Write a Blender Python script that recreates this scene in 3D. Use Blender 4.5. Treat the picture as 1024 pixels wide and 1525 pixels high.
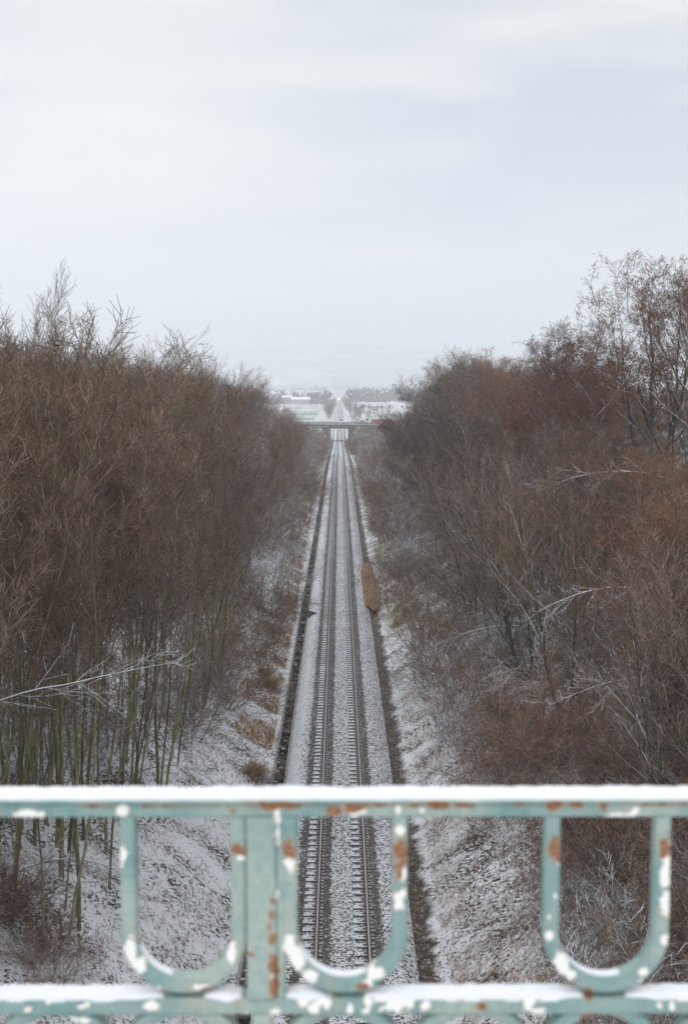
import bpy, math, random
import numpy as np
from mathutils import Vector, noise
R = math.radians
S = bpy.context.scene
for o in list(bpy.data.objects): bpy.data.objects.remove(o)

HAZE = 0.0004
# ---------------------------------------------------------------- camera
cam = bpy.data.objects.new('camera', bpy.data.cameras.new('camera'))
S.collection.objects.link(cam); S.camera = cam
cam.location = (-0.095, 0.0, 16.05)
cam.rotation_euler = (R(90 - 5.17), 0, R(-0.19))
cam.data.sensor_fit = 'VERTICAL'; cam.data.sensor_height = 23.6
cam.data.lens = 2100 / 1525 * 23.6
cam.data.clip_start = 0.1; cam.data.clip_end = 30000
cam.data.dof.use_dof = True; cam.data.dof.focus_distance = 75; cam.data.dof.aperture_fstop = 4.3

# ---------------------------------------------------------------- sky, sun, exposure
SUN_EL, SUN_AZ = R(48), R(215)
W = bpy.data.worlds.new('World'); S.world = W; W.use_nodes = True
n = W.node_tree.nodes; l = W.node_tree.links; n.clear()
def wn(t, **k):
    x = n.new(t)
    for a, b in k.items(): setattr(x, a, b)
    return x
sky = wn('ShaderNodeTexSky', sky_type='NISHITA', sun_disc=False, sun_elevation=SUN_EL, sun_rotation=SUN_AZ)
tc = wn('ShaderNodeTexCoord'); mp = wn('ShaderNodeMapping'); mp.inputs['Scale'].default_value = (1, 1, 5)
nz = wn('ShaderNodeTexNoise'); nz.inputs['Scale'].default_value = 3.6; nz.inputs['Detail'].default_value = 3.5
nz.inputs['Roughness'].default_value = .42; nz.inputs['Distortion'].default_value = .25
l.new(tc.outputs['Generated'], mp.inputs[0]); l.new(mp.outputs[0], nz.inputs[0])
cr = wn('ShaderNodeValToRGB'); e = cr.color_ramp.elements
e[0].position = .41; e[0].color = (.52, .585, .665, 1); e[1].position = .59; e[1].color = (.86, .845, .83, 1)
l.new(nz.outputs[0], cr.inputs[0])
# brighter patch of thin cloud, high on the left
vd = wn('ShaderNodeVectorMath', operation='DISTANCE'); vd.inputs[1].default_value = (-.15, .967, .205)
ms = wn('ShaderNodeMapping'); ms.inputs['Scale'].default_value = (1, 1, 1)
l.new(tc.outputs['Generated'], vd.inputs[0])
mr = wn('ShaderNodeMapRange', interpolation_type='SMOOTHSTEP'); mr.inputs[1].default_value = .27; mr.inputs[2].default_value = .0
mr.inputs[3].default_value = 0; mr.inputs[4].default_value = .7
l.new(vd.outputs['Value'], mr.inputs[0])
m0 = wn('ShaderNodeMix', data_type='RGBA'); m0.inputs[7].default_value = (1.0, .975, .93, 1)
l.new(mr.outputs[0], m0.inputs[0]); l.new(cr.outputs[0], m0.inputs[6])
# overcast sky: brighter overhead
sx = wn('ShaderNodeSeparateXYZ'); l.new(tc.outputs['Generated'], sx.inputs[0])
zr = wn('ShaderNodeMapRange'); zr.inputs[1].default_value = .30; zr.inputs[2].default_value = 1; zr.inputs[3].default_value = 1; zr.inputs[4].default_value = 1.95
l.new(sx.outputs[2], zr.inputs[0])
vs = wn('ShaderNodeVectorMath', operation='SCALE'); l.new(m0.outputs[2], vs.inputs[0]); l.new(zr.outputs[0], vs.inputs['Scale'])
bc = wn('ShaderNodeBackground'); l.new(vs.outputs[0], bc.inputs[0]); bc.inputs[1].default_value = .97
bs = wn('ShaderNodeBackground'); l.new(sky.outputs[0], bs.inputs[0]); bs.inputs[1].default_value = .1
mx = wn('ShaderNodeMixShader'); mx.inputs[0].default_value = .93
l.new(bs.outputs[0], mx.inputs[1]); l.new(bc.outputs[0], mx.inputs[2])
wo = wn('ShaderNodeOutputWorld'); l.new(mx.outputs[0], wo.inputs[0])
sd = bpy.data.lights.new('sun', 'SUN'); sd.energy = .6; sd.angle = R(25); sd.color = (1, .965, .92)
so = bpy.data.objects.new('sun', sd); S.collection.objects.link(so)
so.rotation_euler = (R(90) - SUN_EL, 0, R(-35)); so.location = (-5, -5, 40)
S.view_settings.view_transform = 'Standard'; S.view_settings.look = 'None'
S.view_settings.exposure = 0.2; S.view_settings.gamma = 1
S.cycles.use_denoising = True; S.cycles.denoiser = 'OPENIMAGEDENOISE'
S.cycles.volume_bounces = 2; S.cycles.max_bounces = 6; S.cycles.diffuse_bounces = 3
S.cycles.use_fast_gi = False

# ---------------------------------------------------------------- helpers
def link(o, parent=None):
    S.collection.objects.link(o)
    if parent: o.parent = parent
    return o
def tag(o, label=None, cat=None, group=None, kind=None):
    if label: o['label'] = label
    if cat: o['category'] = cat
    if group: o['group'] = group
    if kind: o['kind'] = kind
    return o
def empty(name, loc, rz=0):
    o = bpy.data.objects.new(name, None); o.location = loc; o.rotation_euler = (0, 0, rz)
    o.empty_display_size = .3
    return link(o)
def mesh(name, v, f, mats, parent=None, smooth=False, mi=None):
    me = bpy.data.meshes.new(name)
    v = np.asarray(v, dtype=np.float32)
    if isinstance(f, np.ndarray):
        k = f.shape[1]; nf = f.shape[0]
        me.vertices.add(len(v)); me.vertices.foreach_set('co', v.ravel())
        me.loops.add(nf * k); me.loops.foreach_set('vertex_index', f.astype(np.int32).ravel())
        me.polygons.add(nf); me.polygons.foreach_set('loop_start', np.arange(0, nf * k, k, dtype=np.int32))
        me.update(calc_edges=True)
    else:
        me.from_pydata([tuple(map(float, p)) for p in v], [], f)
    if not isinstance(mats, (list, tuple)): mats = [mats]
    for m in mats: me.materials.append(m)
    if smooth: me.polygons.foreach_set('use_smooth', np.ones(len(me.polygons), dtype=bool))
    if mi is not None: me.polygons.foreach_set('material_index', np.asarray(mi, dtype=np.int32))
    me.update()
    o = bpy.data.objects.new(name, me)
    return link(o, parent)
class MB:
    def __init__(s): s.v = []; s.f = []; s.m = []
    def add(s, v, f, m=0):
        b = len(s.v); s.v += [tuple(p) for p in v]; s.f += [tuple(i + b for i in q) for q in f]; s.m += [m] * len(f)
    def box(s, x0, x1, y0, y1, z0, z1, m=0):
        s.add([(x0,y0,z0),(x1,y0,z0),(x1,y1,z0),(x0,y1,z0),(x0,y0,z1),(x1,y0,z1),(x1,y1,z1),(x0,y1,z1)],
              [(0,3,2,1),(4,5,6,7),(0,1,5,4),(1,2,6,5),(2,3,7,6),(3,0,4,7)], m)
    def prism(s, prof, x0, x1, m=0):      # prof in (y,z), extruded along x
        k = len(prof)
        s.add([(x0, p[0], p[1]) for p in prof] + [(x1, p[0], p[1]) for p in prof],
              [tuple(range(k))[::-1], tuple(range(k, 2*k))] + [(i, (i+1)%k, k+(i+1)%k, k+i) for i in range(k)], m)
    def prismy(s, prof, y0, y1, m=0):     # prof in (x,z), extruded along y
        k = len(prof)
        s.add([(p[0], y0, p[1]) for p in prof] + [(p[0], y1, p[1]) for p in prof],
              [tuple(range(k)), tuple(range(k, 2*k))[::-1]] + [(k+i, k+(i+1)%k, (i+1)%k, i) for i in range(k)], m)
    def cyl(s, a, b, r0, r1=None, k=10, m=0):
        r1 = r0 if r1 is None else r1
        a = Vector(a); b = Vector(b); d = (b - a).normalized()
        u = d.orthogonal().normalized(); w = d.cross(u)
        A = [a + (u*math.cos(t) + w*math.sin(t))*r0 for t in [2*math.pi*i/k for i in range(k)]]
        B = [b + (u*math.cos(t) + w*math.sin(t))*r1 for t in [2*math.pi*i/k for i in range(k)]]
        s.add(A + B, [tuple(range(k))[::-1], tuple(range(k, 2*k))] + [(i, (i+1)%k, k+(i+1)%k, k+i) for i in range(k)], m)
    def build(s, name, mats, parent=None, bevel=0):
        o = mesh(name, s.v, s.f, mats, parent, mi=s.m)
        if bevel:
            b = o.modifiers.new('bevel', 'BEVEL'); b.width = bevel; b.segments = 2
        return o

# ---------------------------------------------------------------- materials
class Mat:
    def __init__(s, name):
        s.m = bpy.data.materials.new(name); s.m.use_nodes = True
        s.t = s.m.node_tree; s.n = s.t.nodes; s.l = s.t.links
        s.b = s.n['Principled BSDF']; s.b.inputs['Roughness'].default_value = .85
        s.b.inputs['Specular IOR Level'].default_value = .3
    def node(s, t, ins=None, **k):
        x = s.n.new(t)
        for a, b in k.items(): setattr(x, a, b)
        for a, b in (ins or {}).items():
            if isinstance(b, bpy.types.NodeSocket): s.l.new(b, x.inputs[a])
            else: x.inputs[a].default_value = b
        return x
    def obj(s): return s.node('ShaderNodeTexCoord').outputs['Object']
    def noise(s, vec, scale, detail=4, rough=.55, sc=None):
        if sc: vec = s.node('ShaderNodeMapping', {0: vec, 'Scale': sc}).outputs[0]
        return s.node('ShaderNodeTexNoise', {'Vector': vec, 'Scale': scale, 'Detail': detail, 'Roughness': rough}).outputs[0]
    def rng(s, v, a, b, c=0, d=1, smooth=True):
        return s.node('ShaderNodeMapRange', {0: v, 1: a, 2: b, 3: c, 4: d}, interpolation_type='SMOOTHSTEP' if smooth else 'LINEAR').outputs[0]
    def math(s, op, a, b=0, c=0): return s.node('ShaderNodeMath', {0: a, 1: b, 2: c}, operation=op).outputs[0]
    def mix(s, f, a, b): return s.node('ShaderNodeMix', {0: f, 6: a, 7: b}, data_type='RGBA').outputs[2]
    def col(s, c): s.l.new(c, s.b.inputs['Base Color']); return s
    def bump(s, h, st=.5, d=.05):
        s.l.new(s.node('ShaderNodeBump', {'Strength': st, 'Distance': d, 'Height': h}).outputs[0], s.b.inputs['Normal'])
def c4(r, g, b): return (r, g, b, 1)
SNOW = c4(.80, .82, .86)

def plain(name, c, rough=.8, var=.2, scale=6, metal=0):
    m = Mat(name); v = m.noise(m.obj(), scale)
    d = c4(*[x*(1-var) for x in c]); e_ = c4(*[min(1, x*(1+var)) for x in c])
    m.col(m.mix(m.rng(v, .3, .7), d, e_)); m.b.inputs['Roughness'].default_value = rough; m.b.inputs['Metallic'].default_value = metal
    return m.m

def snowmat():
    m = Mat('snow'); o = m.obj(); v = m.noise(o, 60)
    m.col(m.mix(v, c4(.80, .82, .85), c4(.90, .91, .93))); m.bump(m.noise(o, 90, 5), .35, .004)
    m.b.inputs['Subsurface Weight'].default_value = 0
    return m.m
M_SNOW = snowmat()

def upsnow(name, c0, c1, th=.55, amount=.5, nscale=3, patch=1.2, var=True, rough=.9, green=None, detail=4, isl=True):
    """bark or stone with a little snow lying on faces that look up"""
    m = Mat(name); o = m.obj()
    base = m.mix(m.rng(m.noise(o, nscale, detail), .3, .7), c0, c1)
    if green: base = m.mix(m.rng(m.noise(o, .9, 2), .5, .62), base, green)
    if var:
        r = m.node('ShaderNodeObjectInfo').outputs['Random']
        hs = m.node('ShaderNodeHueSaturation', {'Color': base, 'Hue': m.rng(r, 0, 1, .49, .515, False), 'Saturation': m.rng(m.math('FRACT', m.math('MULTIPLY', r, 7.3)), 0, 1, .75, 1.15, False), 'Value': m.rng(m.math('FRACT', m.math('MULTIPLY', r, 3.7)), 0, 1, .75, 1.3, False)})
        base = hs.outputs[0]
    g = m.node('ShaderNodeNewGeometry')
    if isl: base = m.node('ShaderNodeHueSaturation', {'Color': base, 'Value': m.rng(g.outputs['Random Per Island'], 0, 1, .55, 1.8, False)}).outputs[0]
    nz_ = m.node('ShaderNodeSeparateXYZ', {0: g.outputs['Normal']}).outputs[2]
    k = m.rng(nz_, th, th + .15)
    p = m.rng(m.noise(g.outputs['Position'], patch, 3), 1 - amount - .06, 1 - amount + .06)
    m.col(m.mix(m.math('MULTIPLY', k, p), base, SNOW)); m.b.inputs['Roughness'].default_value = rough
    m.b.inputs['Specular IOR Level'].default_value = .15
    return m.m
BARK_OLIVE = upsnow('olive_bark', c4(.13, .12, .065), c4(.27, .245, .15), .75, .45, 4, 1.2, green=c4(.125, .135, .055))
BARK_GREY = upsnow('grey_bark', c4(.075, .067, .06), c4(.16, .145, .125), .45, .7, 4, 1.2, green=c4(.12, .125, .06))
TWIG_BROWN = upsnow('brown_twigs', c4(.155, .105, .081), c4(.272, .191, .151), .75, .4, 1.5, .8)
TWIG_GREY = upsnow('grey_twigs', c4(.15, .12, .105), c4(.27, .215, .185), .65, .48, 1.5, .8)
TWIG_OLIVE = upsnow('olive_twigs', c4(.162, .112, .080), c4(.278, .196, .145), .75, .4, 1.5, .8)
TWIG_DARK = upsnow('dark_twigs', c4(.08, .062, .054), c4(.15, .115, .10), .8, .3, 1.5, .8)
TWIG_SNOWY = upsnow('snow_laden_twigs', c4(.12, .095, .085), c4(.21, .165, .145), .3, .75, 1.5, .9)
LEAF_RUST = upsnow('dead_leaves', c4(.19, .092, .046), c4(.33, .175, .095), .93, .3, 5)
LEAF_DARK = upsnow('dark_rust_leaves', c4(.12, .05, .032), c4(.23, .105, .068), .95, .3, 5)
POD_DARK = upsnow('dark_pods', c4(.06, .035, .028), c4(.15, .07, .045), .95, .3, 5)
STRAW = upsnow('straw', c4(.26, .15, .065), c4(.42, .28, .14), .7, .4, 3)

def ground_mat():
    m = Mat('snow_over_leaf_litter'); o = m.obj()
    xyz = m.node('ShaderNodeSeparateXYZ', {0: o}); X, Y = xyz.outputs[0], xyz.outputs[1]
    ax = m.math('ABSOLUTE', X)
    w = m.node('ShaderNodeVectorMath', {0: m.node('ShaderNodeTexNoise', {'Vector': o, 'Scale': 2.2, 'Detail': 3}).outputs[1], 1: (.22, .22, .22), 2: o}, operation='MULTIPLY_ADD').outputs[0]
    n1 = m.noise(w, 8.5, 6, .72, (1.0, .8, 1)); n2 = m.noise(w, .55, 4, .6); n3 = m.noise(w, 17, 3, .6)
    nn = m.math('ADD', m.math('MULTIPLY', n1, .80), m.math('ADD', m.math('MULTIPLY', n2, .42), m.math('MULTIPLY', n3, .18)))
    # thin, broken snow on the wooded banks, a more even cover on the plain
    far = m.rng(Y, 480, 640)
    wood = m.math('MULTIPLY', m.rng(ax, 4.5, 9), m.math('SUBTRACT', 1, far))
    right = m.rng(X, 2.5, 4.5)
    thr = m.math('ADD', m.math('ADD', .634, m.math('MULTIPLY', wood, .03)), m.math('MULTIPLY', m.math('MULTIPLY', right, m.math('SUBTRACT', 1, far)), m.rng(X, 5, 9, .025, .085)))
    thr = m.math('ADD', m.math('SUBTRACT', thr, m.math('MULTIPLY', far, .10)), m.math('ADD', m.math('MULTIPLY', m.math('MULTIPLY', m.rng(Y, 540, 560), m.rng(Y, 640, 620)), .06), m.math('MULTIPLY', m.math('MULTIPLY', m.rng(Y, 470, 520), m.rng(ax, 38, 10)), .13)))
    f = m.rng(m.math('SUBTRACT', nn, thr), -.012, .022)
    dirt = m.mix(m.rng(m.noise(o, 9, 5, .7), .35, .65), c4(.035, .026, .02), c4(.12, .085, .06))
    dirt = m.mix(m.rng(m.noise(o, .35, 2), .5, .65), dirt, c4(.11, .10, .055))
    sn = m.mix(m.noise(o, 3), c4(.80, .82, .86), c4(.88, .89, .91))
    # bare wet earth along the right-hand ditch
    b1 = m.math('MULTIPLY', m.rng(X, 1.85, 2.05), m.rng(m.math('ADD', X, m.math('MULTIPLY', m.noise(o, 1.1, 4), -1.1)), 2.35, 2.0))
    # bottom of the concrete channel and the dry strip beneath the road bridge
    b2 = m.math('MULTIPLY', m.rng(X, -2.86, -2.82), m.rng(X, -2.30, -2.34))
    b3 = m.math('MULTIPLY', m.math('MULTIPLY', m.rng(Y, 578, 580), m.rng(Y, 604, 600)), m.rng(ax, 4.0, 3.6))
    wet = m.mix(m.rng(m.noise(o, 4, 4), .4, .6), c4(.05, .042, .033), c4(.145, .115, .08))
    c = m.mix(f, dirt, sn)
    spot = m.rng(m.noise(o, 9, 3, .7), .60, .66, 0, 1)
    b = m.math('MAXIMUM', b1, m.math('MAXIMUM', b2, b3))
    c = m.mix(m.math('MULTIPLY', b, m.math('SUBTRACT', 1, m.math('MULTIPLY', spot, .8))), c, wet)
    m.col(c); m.bump(m.math('ADD', f, m.noise(o, 14, 5, .7)), .8, .08)
    return m.m
M_GROUND = ground_mat()

def ballast_mat():
    m = Mat('snow_dusted_ballast'); o = m.obj()
    xyz = m.node('ShaderNodeSeparateXYZ', {0: o}); X = xyz.outputs[0]; Y = xyz.outputs[1]
    v = m.node('ShaderNodeTexVoronoi', {'Vector': o, 'Scale': 17.0, 'Randomness': 1.0})
    vc = m.node('ShaderNodeSeparateColor', {0: v.outputs['Color']})
    stone = m.mix(vc.outputs[0], c4(.062, .055, .05), c4(.20, .18, .165))
    def strip(a, b, s=.07):
        xw = m.math('ADD', X, m.math('MULTIPLY', m.math('SUBTRACT', m.noise(o, 1.6, 3), .5), .22))
        return m.math('MULTIPLY', m.rng(xw, a - s, a + s), m.rng(xw, b + s, b - s))
    bare = m.math('MAXIMUM', strip(-.66, -.36), m.math('MAXIMUM', strip(.84, 1.17), strip(-1.44, -1.15)))
    bare = m.math('MAXIMUM', bare, m.math('MULTIPLY', strip(.36, .72), .3))
    cov = m.math('ADD', m.math('MULTIPLY', vc.outputs[1], .60), m.math('MULTIPLY', m.noise(o, 13, 4, .65), .50))
    edge = m.rng(X, -1.45, -1.95, 0, .20)
    th = m.math('SUBTRACT', m.math('ADD', .465, m.math('MULTIPLY', bare, .34)), edge)
    th = m.math('ADD', th, m.rng(m.noise(o, .25, 2), .3, .7, -.035, .035))
    f = m.rng(m.math('SUBTRACT', cov, th), -.03, .05)
    m.col(m.mix(f, stone, c4(.82, .84, .88)))
    m.bump(m.math('ADD', m.math('MULTIPLY', v.outputs['Distance'], -1), m.math('MULTIPLY', f, .4)), 1, .06)
    return m.m
M_BALLAST = ballast_mat()
def concrete_sleeper():
    m = Mat('sleeper_concrete'); o = m.node('ShaderNodeNewGeometry').outputs['Position']
    g = m.node('ShaderNodeNewGeometry'); z = m.node('ShaderNodeSeparateXYZ', {0: g.outputs['Normal']}).outputs[2]
    f = m.math('MULTIPLY', m.rng(z, .6, .8), m.rng(m.noise(o, 14, 4, .7), .40, .50))
    m.col(m.mix(f, m.mix(m.noise(o, 20), c4(.09, .08, .07), c4(.20, .18, .16)), c4(.72, .75, .80))); return m.m
M_SLEEPER = concrete_sleeper()
def railsteel():
    m = Mat('rail_steel'); g = m.node('ShaderNodeNewGeometry')
    z = m.node('ShaderNodeSeparateXYZ', {0: g.outputs['Normal']}).outputs[2]; o = m.obj()
    oz = m.node('ShaderNodeAttribute', attribute_name='head').outputs['Fac']
    f = m.math('MULTIPLY', m.rng(z, .8, .95), oz)
    m.col(m.mix(f, m.mix(m.noise(o, 12), c4(.07, .05, .04), c4(.16, .115, .09)), c4(.46, .43, .41)))
    m.l.new(m.rng(f, 0, 1, .8, .42), m.b.inputs['Roughness']); m.l.new(m.rng(f, 0, 1, 0, .45), m.b.inputs['Metallic']); return m.m
M_RAIL = railsteel()
def paint():
    m = Mat('peeling_teal_paint'); o = m.obj()
    ch = m.node('ShaderNodeAttribute', attribute_name='chip').outputs['Fac']
    ru = m.node('ShaderNodeAttribute', attribute_name='rust').outputs['Fac']
    tone = m.node('ShaderNodeAttribute', attribute_name='tone').outputs['Fac']
    n1 = m.noise(o, 260, 4, .6); n2 = m.noise(o, 90, 4, .6); n3 = m.noise(o, 14, 4, .6)
    teal = m.mix(m.rng(n3, .35, .65), c4(.175, .305, .295), c4(.295, .39, .36))
    teal = m.mix(m.rng(tone, .45, .8), teal, c4(.40, .46, .40))
    teal = m.mix(m.rng(n2, .40, .70), teal, c4(.25, .38, .36))
    teal = m.mix(m.rng(n1, .66, .70), teal, c4(.62, .58, .47))
    rust = m.mix(m.rng(n1, .35, .65), c4(.17, .06, .03), c4(.43, .21, .10))
    fr = m.rng(m.math('ADD', ru, m.math('MULTIPLY', m.math('SUBTRACT', n2, .5), 1.3)), .02, .22)
    fc = m.rng(m.math('ADD', ch, m.math('MULTIPLY', m.math('SUBTRACT', n2, .5), 1.9)), .02, .12)
    stv = m.noise(o, 34, 4, .65, (1, 1, .12)); teal = m.mix(m.rng(stv, .56, .72, 0, .55), teal, c4(.42, .36, .26)); teal = m.mix(m.rng(m.noise(o, 22, 5, .7), .60, .70, 0, .5), teal, c4(.50, .56, .50))
    halo = m.rng(m.math('ADD', ru, m.math('MULTIPLY', n2, .6)), -.35, .3, 0, .55)
    c = m.mix(halo, teal, c4(.36, .25, .15))
    c = m.mix(fc, c, m.mix(m.rng(m.math('ADD', ch, m.math('MULTIPLY', n2, .5)), .18, .5), c4(.68, .50, .32), c4(.93, .91, .86)))
    c = m.mix(fr, c, rust)
    m.col(c); m.b.inputs['Roughness'].default_value = .42; m.b.inputs['Specular IOR Level'].default_value = .45
    m.bump(m.math('ADD', fc, m.math('MULTIPLY', n1, .35)), .5, .0015)
    return m.m
M_PAINT = paint()
M_CONC = plain('concrete', (.30, .29, .27), .9, .25, 3)
M_CONC_D = plain('weathered_concrete', (.16, .155, .15), .9, .3, 2)
M_DARK = plain('dark_rubber', (.02, .02, .02), .7)
M_GLASSD = plain('dark_glass', (.03, .04, .05), .15, .1)
M_WHITE = plain('white_paint', (.72, .74, .76), .35, .04)
M_BLUE = plain('pale_blue_paint', (.36, .46, .56), .35, .04)
M_RED = plain('red_trailer_paint', (.50, .10, .06), .5, .1)
M_GREEN = plain('green_sheeting', (.03, .16, .12), .6, .1)
M_WALL = plain('pale_render', (.36, .35, .34), .9, .1)
M_WALLS = [plain('cream_render', (.60, .50, .38), .9, .1), plain('white_render', (.72, .70, .68), .9, .1), plain('ochre_render', (.50, .34, .22), .9, .1)]
M_ROOF = upsnow('snowy_tiles', c4(.22, .10, .07), c4(.3, .15, .1), .3, .72, 1, .3)
M_STONE = upsnow('snow_capped_stone', c4(.05, .045, .04), c4(.14, .125, .11), .75, .45, 6, 5)
CHIPS= [(-0.303, -0.558, 0.0194, 0.0046), (-0.183, -0.554, 0.0088, 0.0073), (-0.038, -0.554, 0.0044, 0.0037), (0.121, -0.558, 0.0124, 0.0055), (0.105, -0.553, 0.008, 0.0055), (0.464, -0.563, 0.0177, 0.0046), (0.486, -0.554, 0.0062, 0.0064), (0.018, -0.559, 0.0035, 0.011), (0.018, -0.584, 0.0035, 0.0165), (0.017, -0.666, 0.0027, 0.0073), (-0.185, -0.616, 0.008, 0.0128), (-0.176, -0.746, 0.0088, 0.0202), (-0.164, -0.766, 0.008, 0.0128), (-0.14, -0.796, 0.0106, 0.0046), (-0.082, -0.795, 0.0124, 0.0046), (-0.042, -0.748, 0.0053, 0.0165), (-0.031, -0.618, 0.0071, 0.0037), (0.033, -0.629, 0.0071, 0.0128), (0.031, -0.737, 0.0071, 0.0147), (0.041, -0.757, 0.0106, 0.022), (0.059, -0.78, 0.0106, 0.011), (0.176, -0.553, 0.0035, 0.0073), (0.18, -0.582, 0.0071, 0.0073), (0.181, -0.638, 0.0062, 0.0128), (0.177, -0.675, 0.0088, 0.011), (0.147, -0.777, 0.0115, 0.0083), (0.137, -0.791, 0.0071, 0.0055), (0.207, -0.555, 0.0035, 0.0037), (0.389, -0.624, 0.0044, 0.0046), (0.375, -0.725, 0.0044, 0.0064), (0.375, -0.7, 0.0027, 0.0037), (0.383, -0.67, 0.0027, 0.0037), (0.393, -0.763, 0.0115, 0.0147), (0.404, -0.777, 0.0071, 0.0073), (0.529, -0.6, 0.0053, 0.0055), (0.528, -0.638, 0.0071, 0.022), (0.529, -0.679, 0.0071, 0.022), (0.529, -0.731, 0.0062, 0.0073), (0.501, -0.774, 0.0053, 0.0055), (0.498, -0.789, 0.008, 0.0064), (0.488, -0.801, 0.0088, 0.0046), (-0.151, -0.818, 0.0106, 0.0083), (0.052, -0.812, 0.0088, 0.0083), (0.064, -0.821, 0.0062, 0.0092), (0.077, -0.811, 0.0106, 0.0055), (0.083, -0.819, 0.0044, 0.0073), (0.137, -0.815, 0.0088, 0.0064), (0.174, -0.818, 0.0239, 0.0101), (0.156, -0.811, 0.0106, 0.0055), (0.212, -0.818, 0.0071, 0.0073), (0.35, -0.817, 0.008, 0.0101), (0.359, -0.826, 0.0106, 0.0055), (0.37, -0.81, 0.0062, 0.0055), (-0.234, -0.816, 0.0071, 0.0046), (-0.241, -0.821, 0.0053, 0.0028), (-0.312, -0.824, 0.0062, 0.0046), (-0.287, -0.814, 0.0035, 0.0064), (0.113, -0.823, 0.0044, 0.0083), (0.134, -0.827, 0.0053, 0.0046), (0.523, -0.821, 0.0035, 0.0064), (0.539, -0.819, 0.0035, 0.0073), (0.013, -0.777, 0.0044, 0.0073), (-0.259, -0.84, 0.0265, 0.0046), (0.015, -0.828, 0.0071, 0.0037), (-0.268, -0.809, 0.0027, 0.0028), (-0.056, -0.849, 0.0001, 0.0001)]
RUSTS= [(-0.034, -0.609, 0.0097, 0.0073), (0.033, -0.608, 0.0097, 0.011), (0.179, -0.613, 0.0088, 0.0202), (0.178, -0.638, 0.0035, 0.011), (0.382, -0.609, 0.0071, 0.0128), (0.388, -0.616, 0.0053, 0.0073), (0.526, -0.604, 0.0071, 0.0128), (0.013, -0.766, 0.0062, 0.0128), (0.013, -0.793, 0.0053, 0.0128), (0.01, -0.693, 0.0035, 0.0055), (0.01, -0.729, 0.0044, 0.0073), (0.011, -0.676, 0.0027, 0.0055), (0.008, -0.711, 0.0027, 0.0064), (-0.017, -0.748, 0.0035, 0.0037), (0.406, -0.79, 0.0035, 0.0046), (0.112, -0.553, 0.0141, 0.0055), (0.094, -0.555, 0.0124, 0.0055), (0.006, -0.547, 0.0265, 0.0055), (0.033, -0.547, 0.0265, 0.0037), (0.227, -0.546, 0.0124, 0.0055), (0.262, -0.547, 0.0106, 0.0037), (0.377, -0.547, 0.0124, 0.0073), (0.408, -0.547, 0.0088, 0.0046), (0.443, -0.548, 0.0053, 0.0055), (0.333, -0.546, 0.0088, 0.0028), (0.196, -0.547, 0.0088, 0.0028), (-0.109, -0.548, 0.053, 0.0018), (-0.215, -0.548, 0.0265, 0.0018), (-0.073, -0.797, 0.0177, 0.0028), (0.43, -0.805, 0.0053, 0.0073), (0.13, -0.793, 0.0106, 0.0037), (0.435, -0.838, 0.0106, 0.0055), (0.457, -0.84, 0.0071, 0.0046), (0.287, -0.82, 0.0071, 0.0046), (0.518, -0.546, 0.0353, 0.0028), (0.147, -0.546, 0.0353, 0.0028), (-0.038, -0.555, 0.0053, 0.0037)]

# ---------------------------------------------------------------- terrain
def sstep(t): t = np.clip(t, 0, 1); return t*t*(3 - 2*t)
def track_z(y): return -7.2*sstep((np.asarray(y, dtype=float) - 240)/360)
def plateau(y): return 13.6 - 21.2*sstep((np.asarray(y, dtype=float) - 120)/370)
def smin(a, b, k): h = np.clip(.5 + .5*(b - a)/k, 0, 1); return b*(1 - h) + a*h - k*h*(1 - h)
def vnoise(x, y, s, seed=0):
    x = np.asarray(x, dtype=float)*s; y = np.asarray(y, dtype=float)*s
    xi = np.floor(x).astype(np.int64); yi = np.floor(y).astype(np.int64); fx = sstep(x - xi); fy = sstep(y - yi)
    def h(a, b):
        q = (a*374761393 + b*668265263 + seed*982451653) & 0x7fffffff
        q = ((q ^ (q >> 13))*1274126177) & 0x7fffffff
        return ((q ^ (q >> 16)) & 0xffff)/65535.0
    return (h(xi, yi)*(1-fx) + h(xi+1, yi)*fx)*(1-fy) + (h(xi, yi+1)*(1-fx) + h(xi+1, yi+1)*fx)*fy
ROAD_Y = 586
def road_z(x): return -.9 - .012*np.asarray(x, dtype=float)
def ground_z(x, y):
    x = np.asarray(x, dtype=float); y = np.asarray(y, dtype=float); ax = np.abs(x); t = track_z(y)
    edge = np.where(x < 0, 3.3, 3.0)
    bank = t - .30 + np.maximum(0, ax - edge)*np.where(x < 0, .60, .60)
    h = smin(bank, np.maximum(plateau(y), t - .4 + (ax > 6)*.0), 1.6)
    k = np.clip((ax - edge)/2.5, 0, 1)*np.clip((700 - y)/80, 0, 1)
    h = h + k*((vnoise(x, y, .22, 1) - .5)*1.0 + (vnoise(x, y, .9, 2) - .5)*.34 + (vnoise(x, y, 2.6, 3) - .5)*.14)
    h = np.where((x > -2.84) & (x < -2.34), t - .62, h)                       # concrete channel
    q = np.exp(-((x - 2.35)/.33)**2); h = h - q*.22*(y < 560)                    # shallow earth ditch
    rd = road_z(x) - .35 - np.maximum(0, np.abs(y - ROAD_Y) - 6.5)*.42
    h = np.where((ax > 5.2) & (y > 540) & (y < 640), np.maximum(h, rd - np.maximum(0, 7.5 - ax)*1.0), h)
    return h
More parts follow.
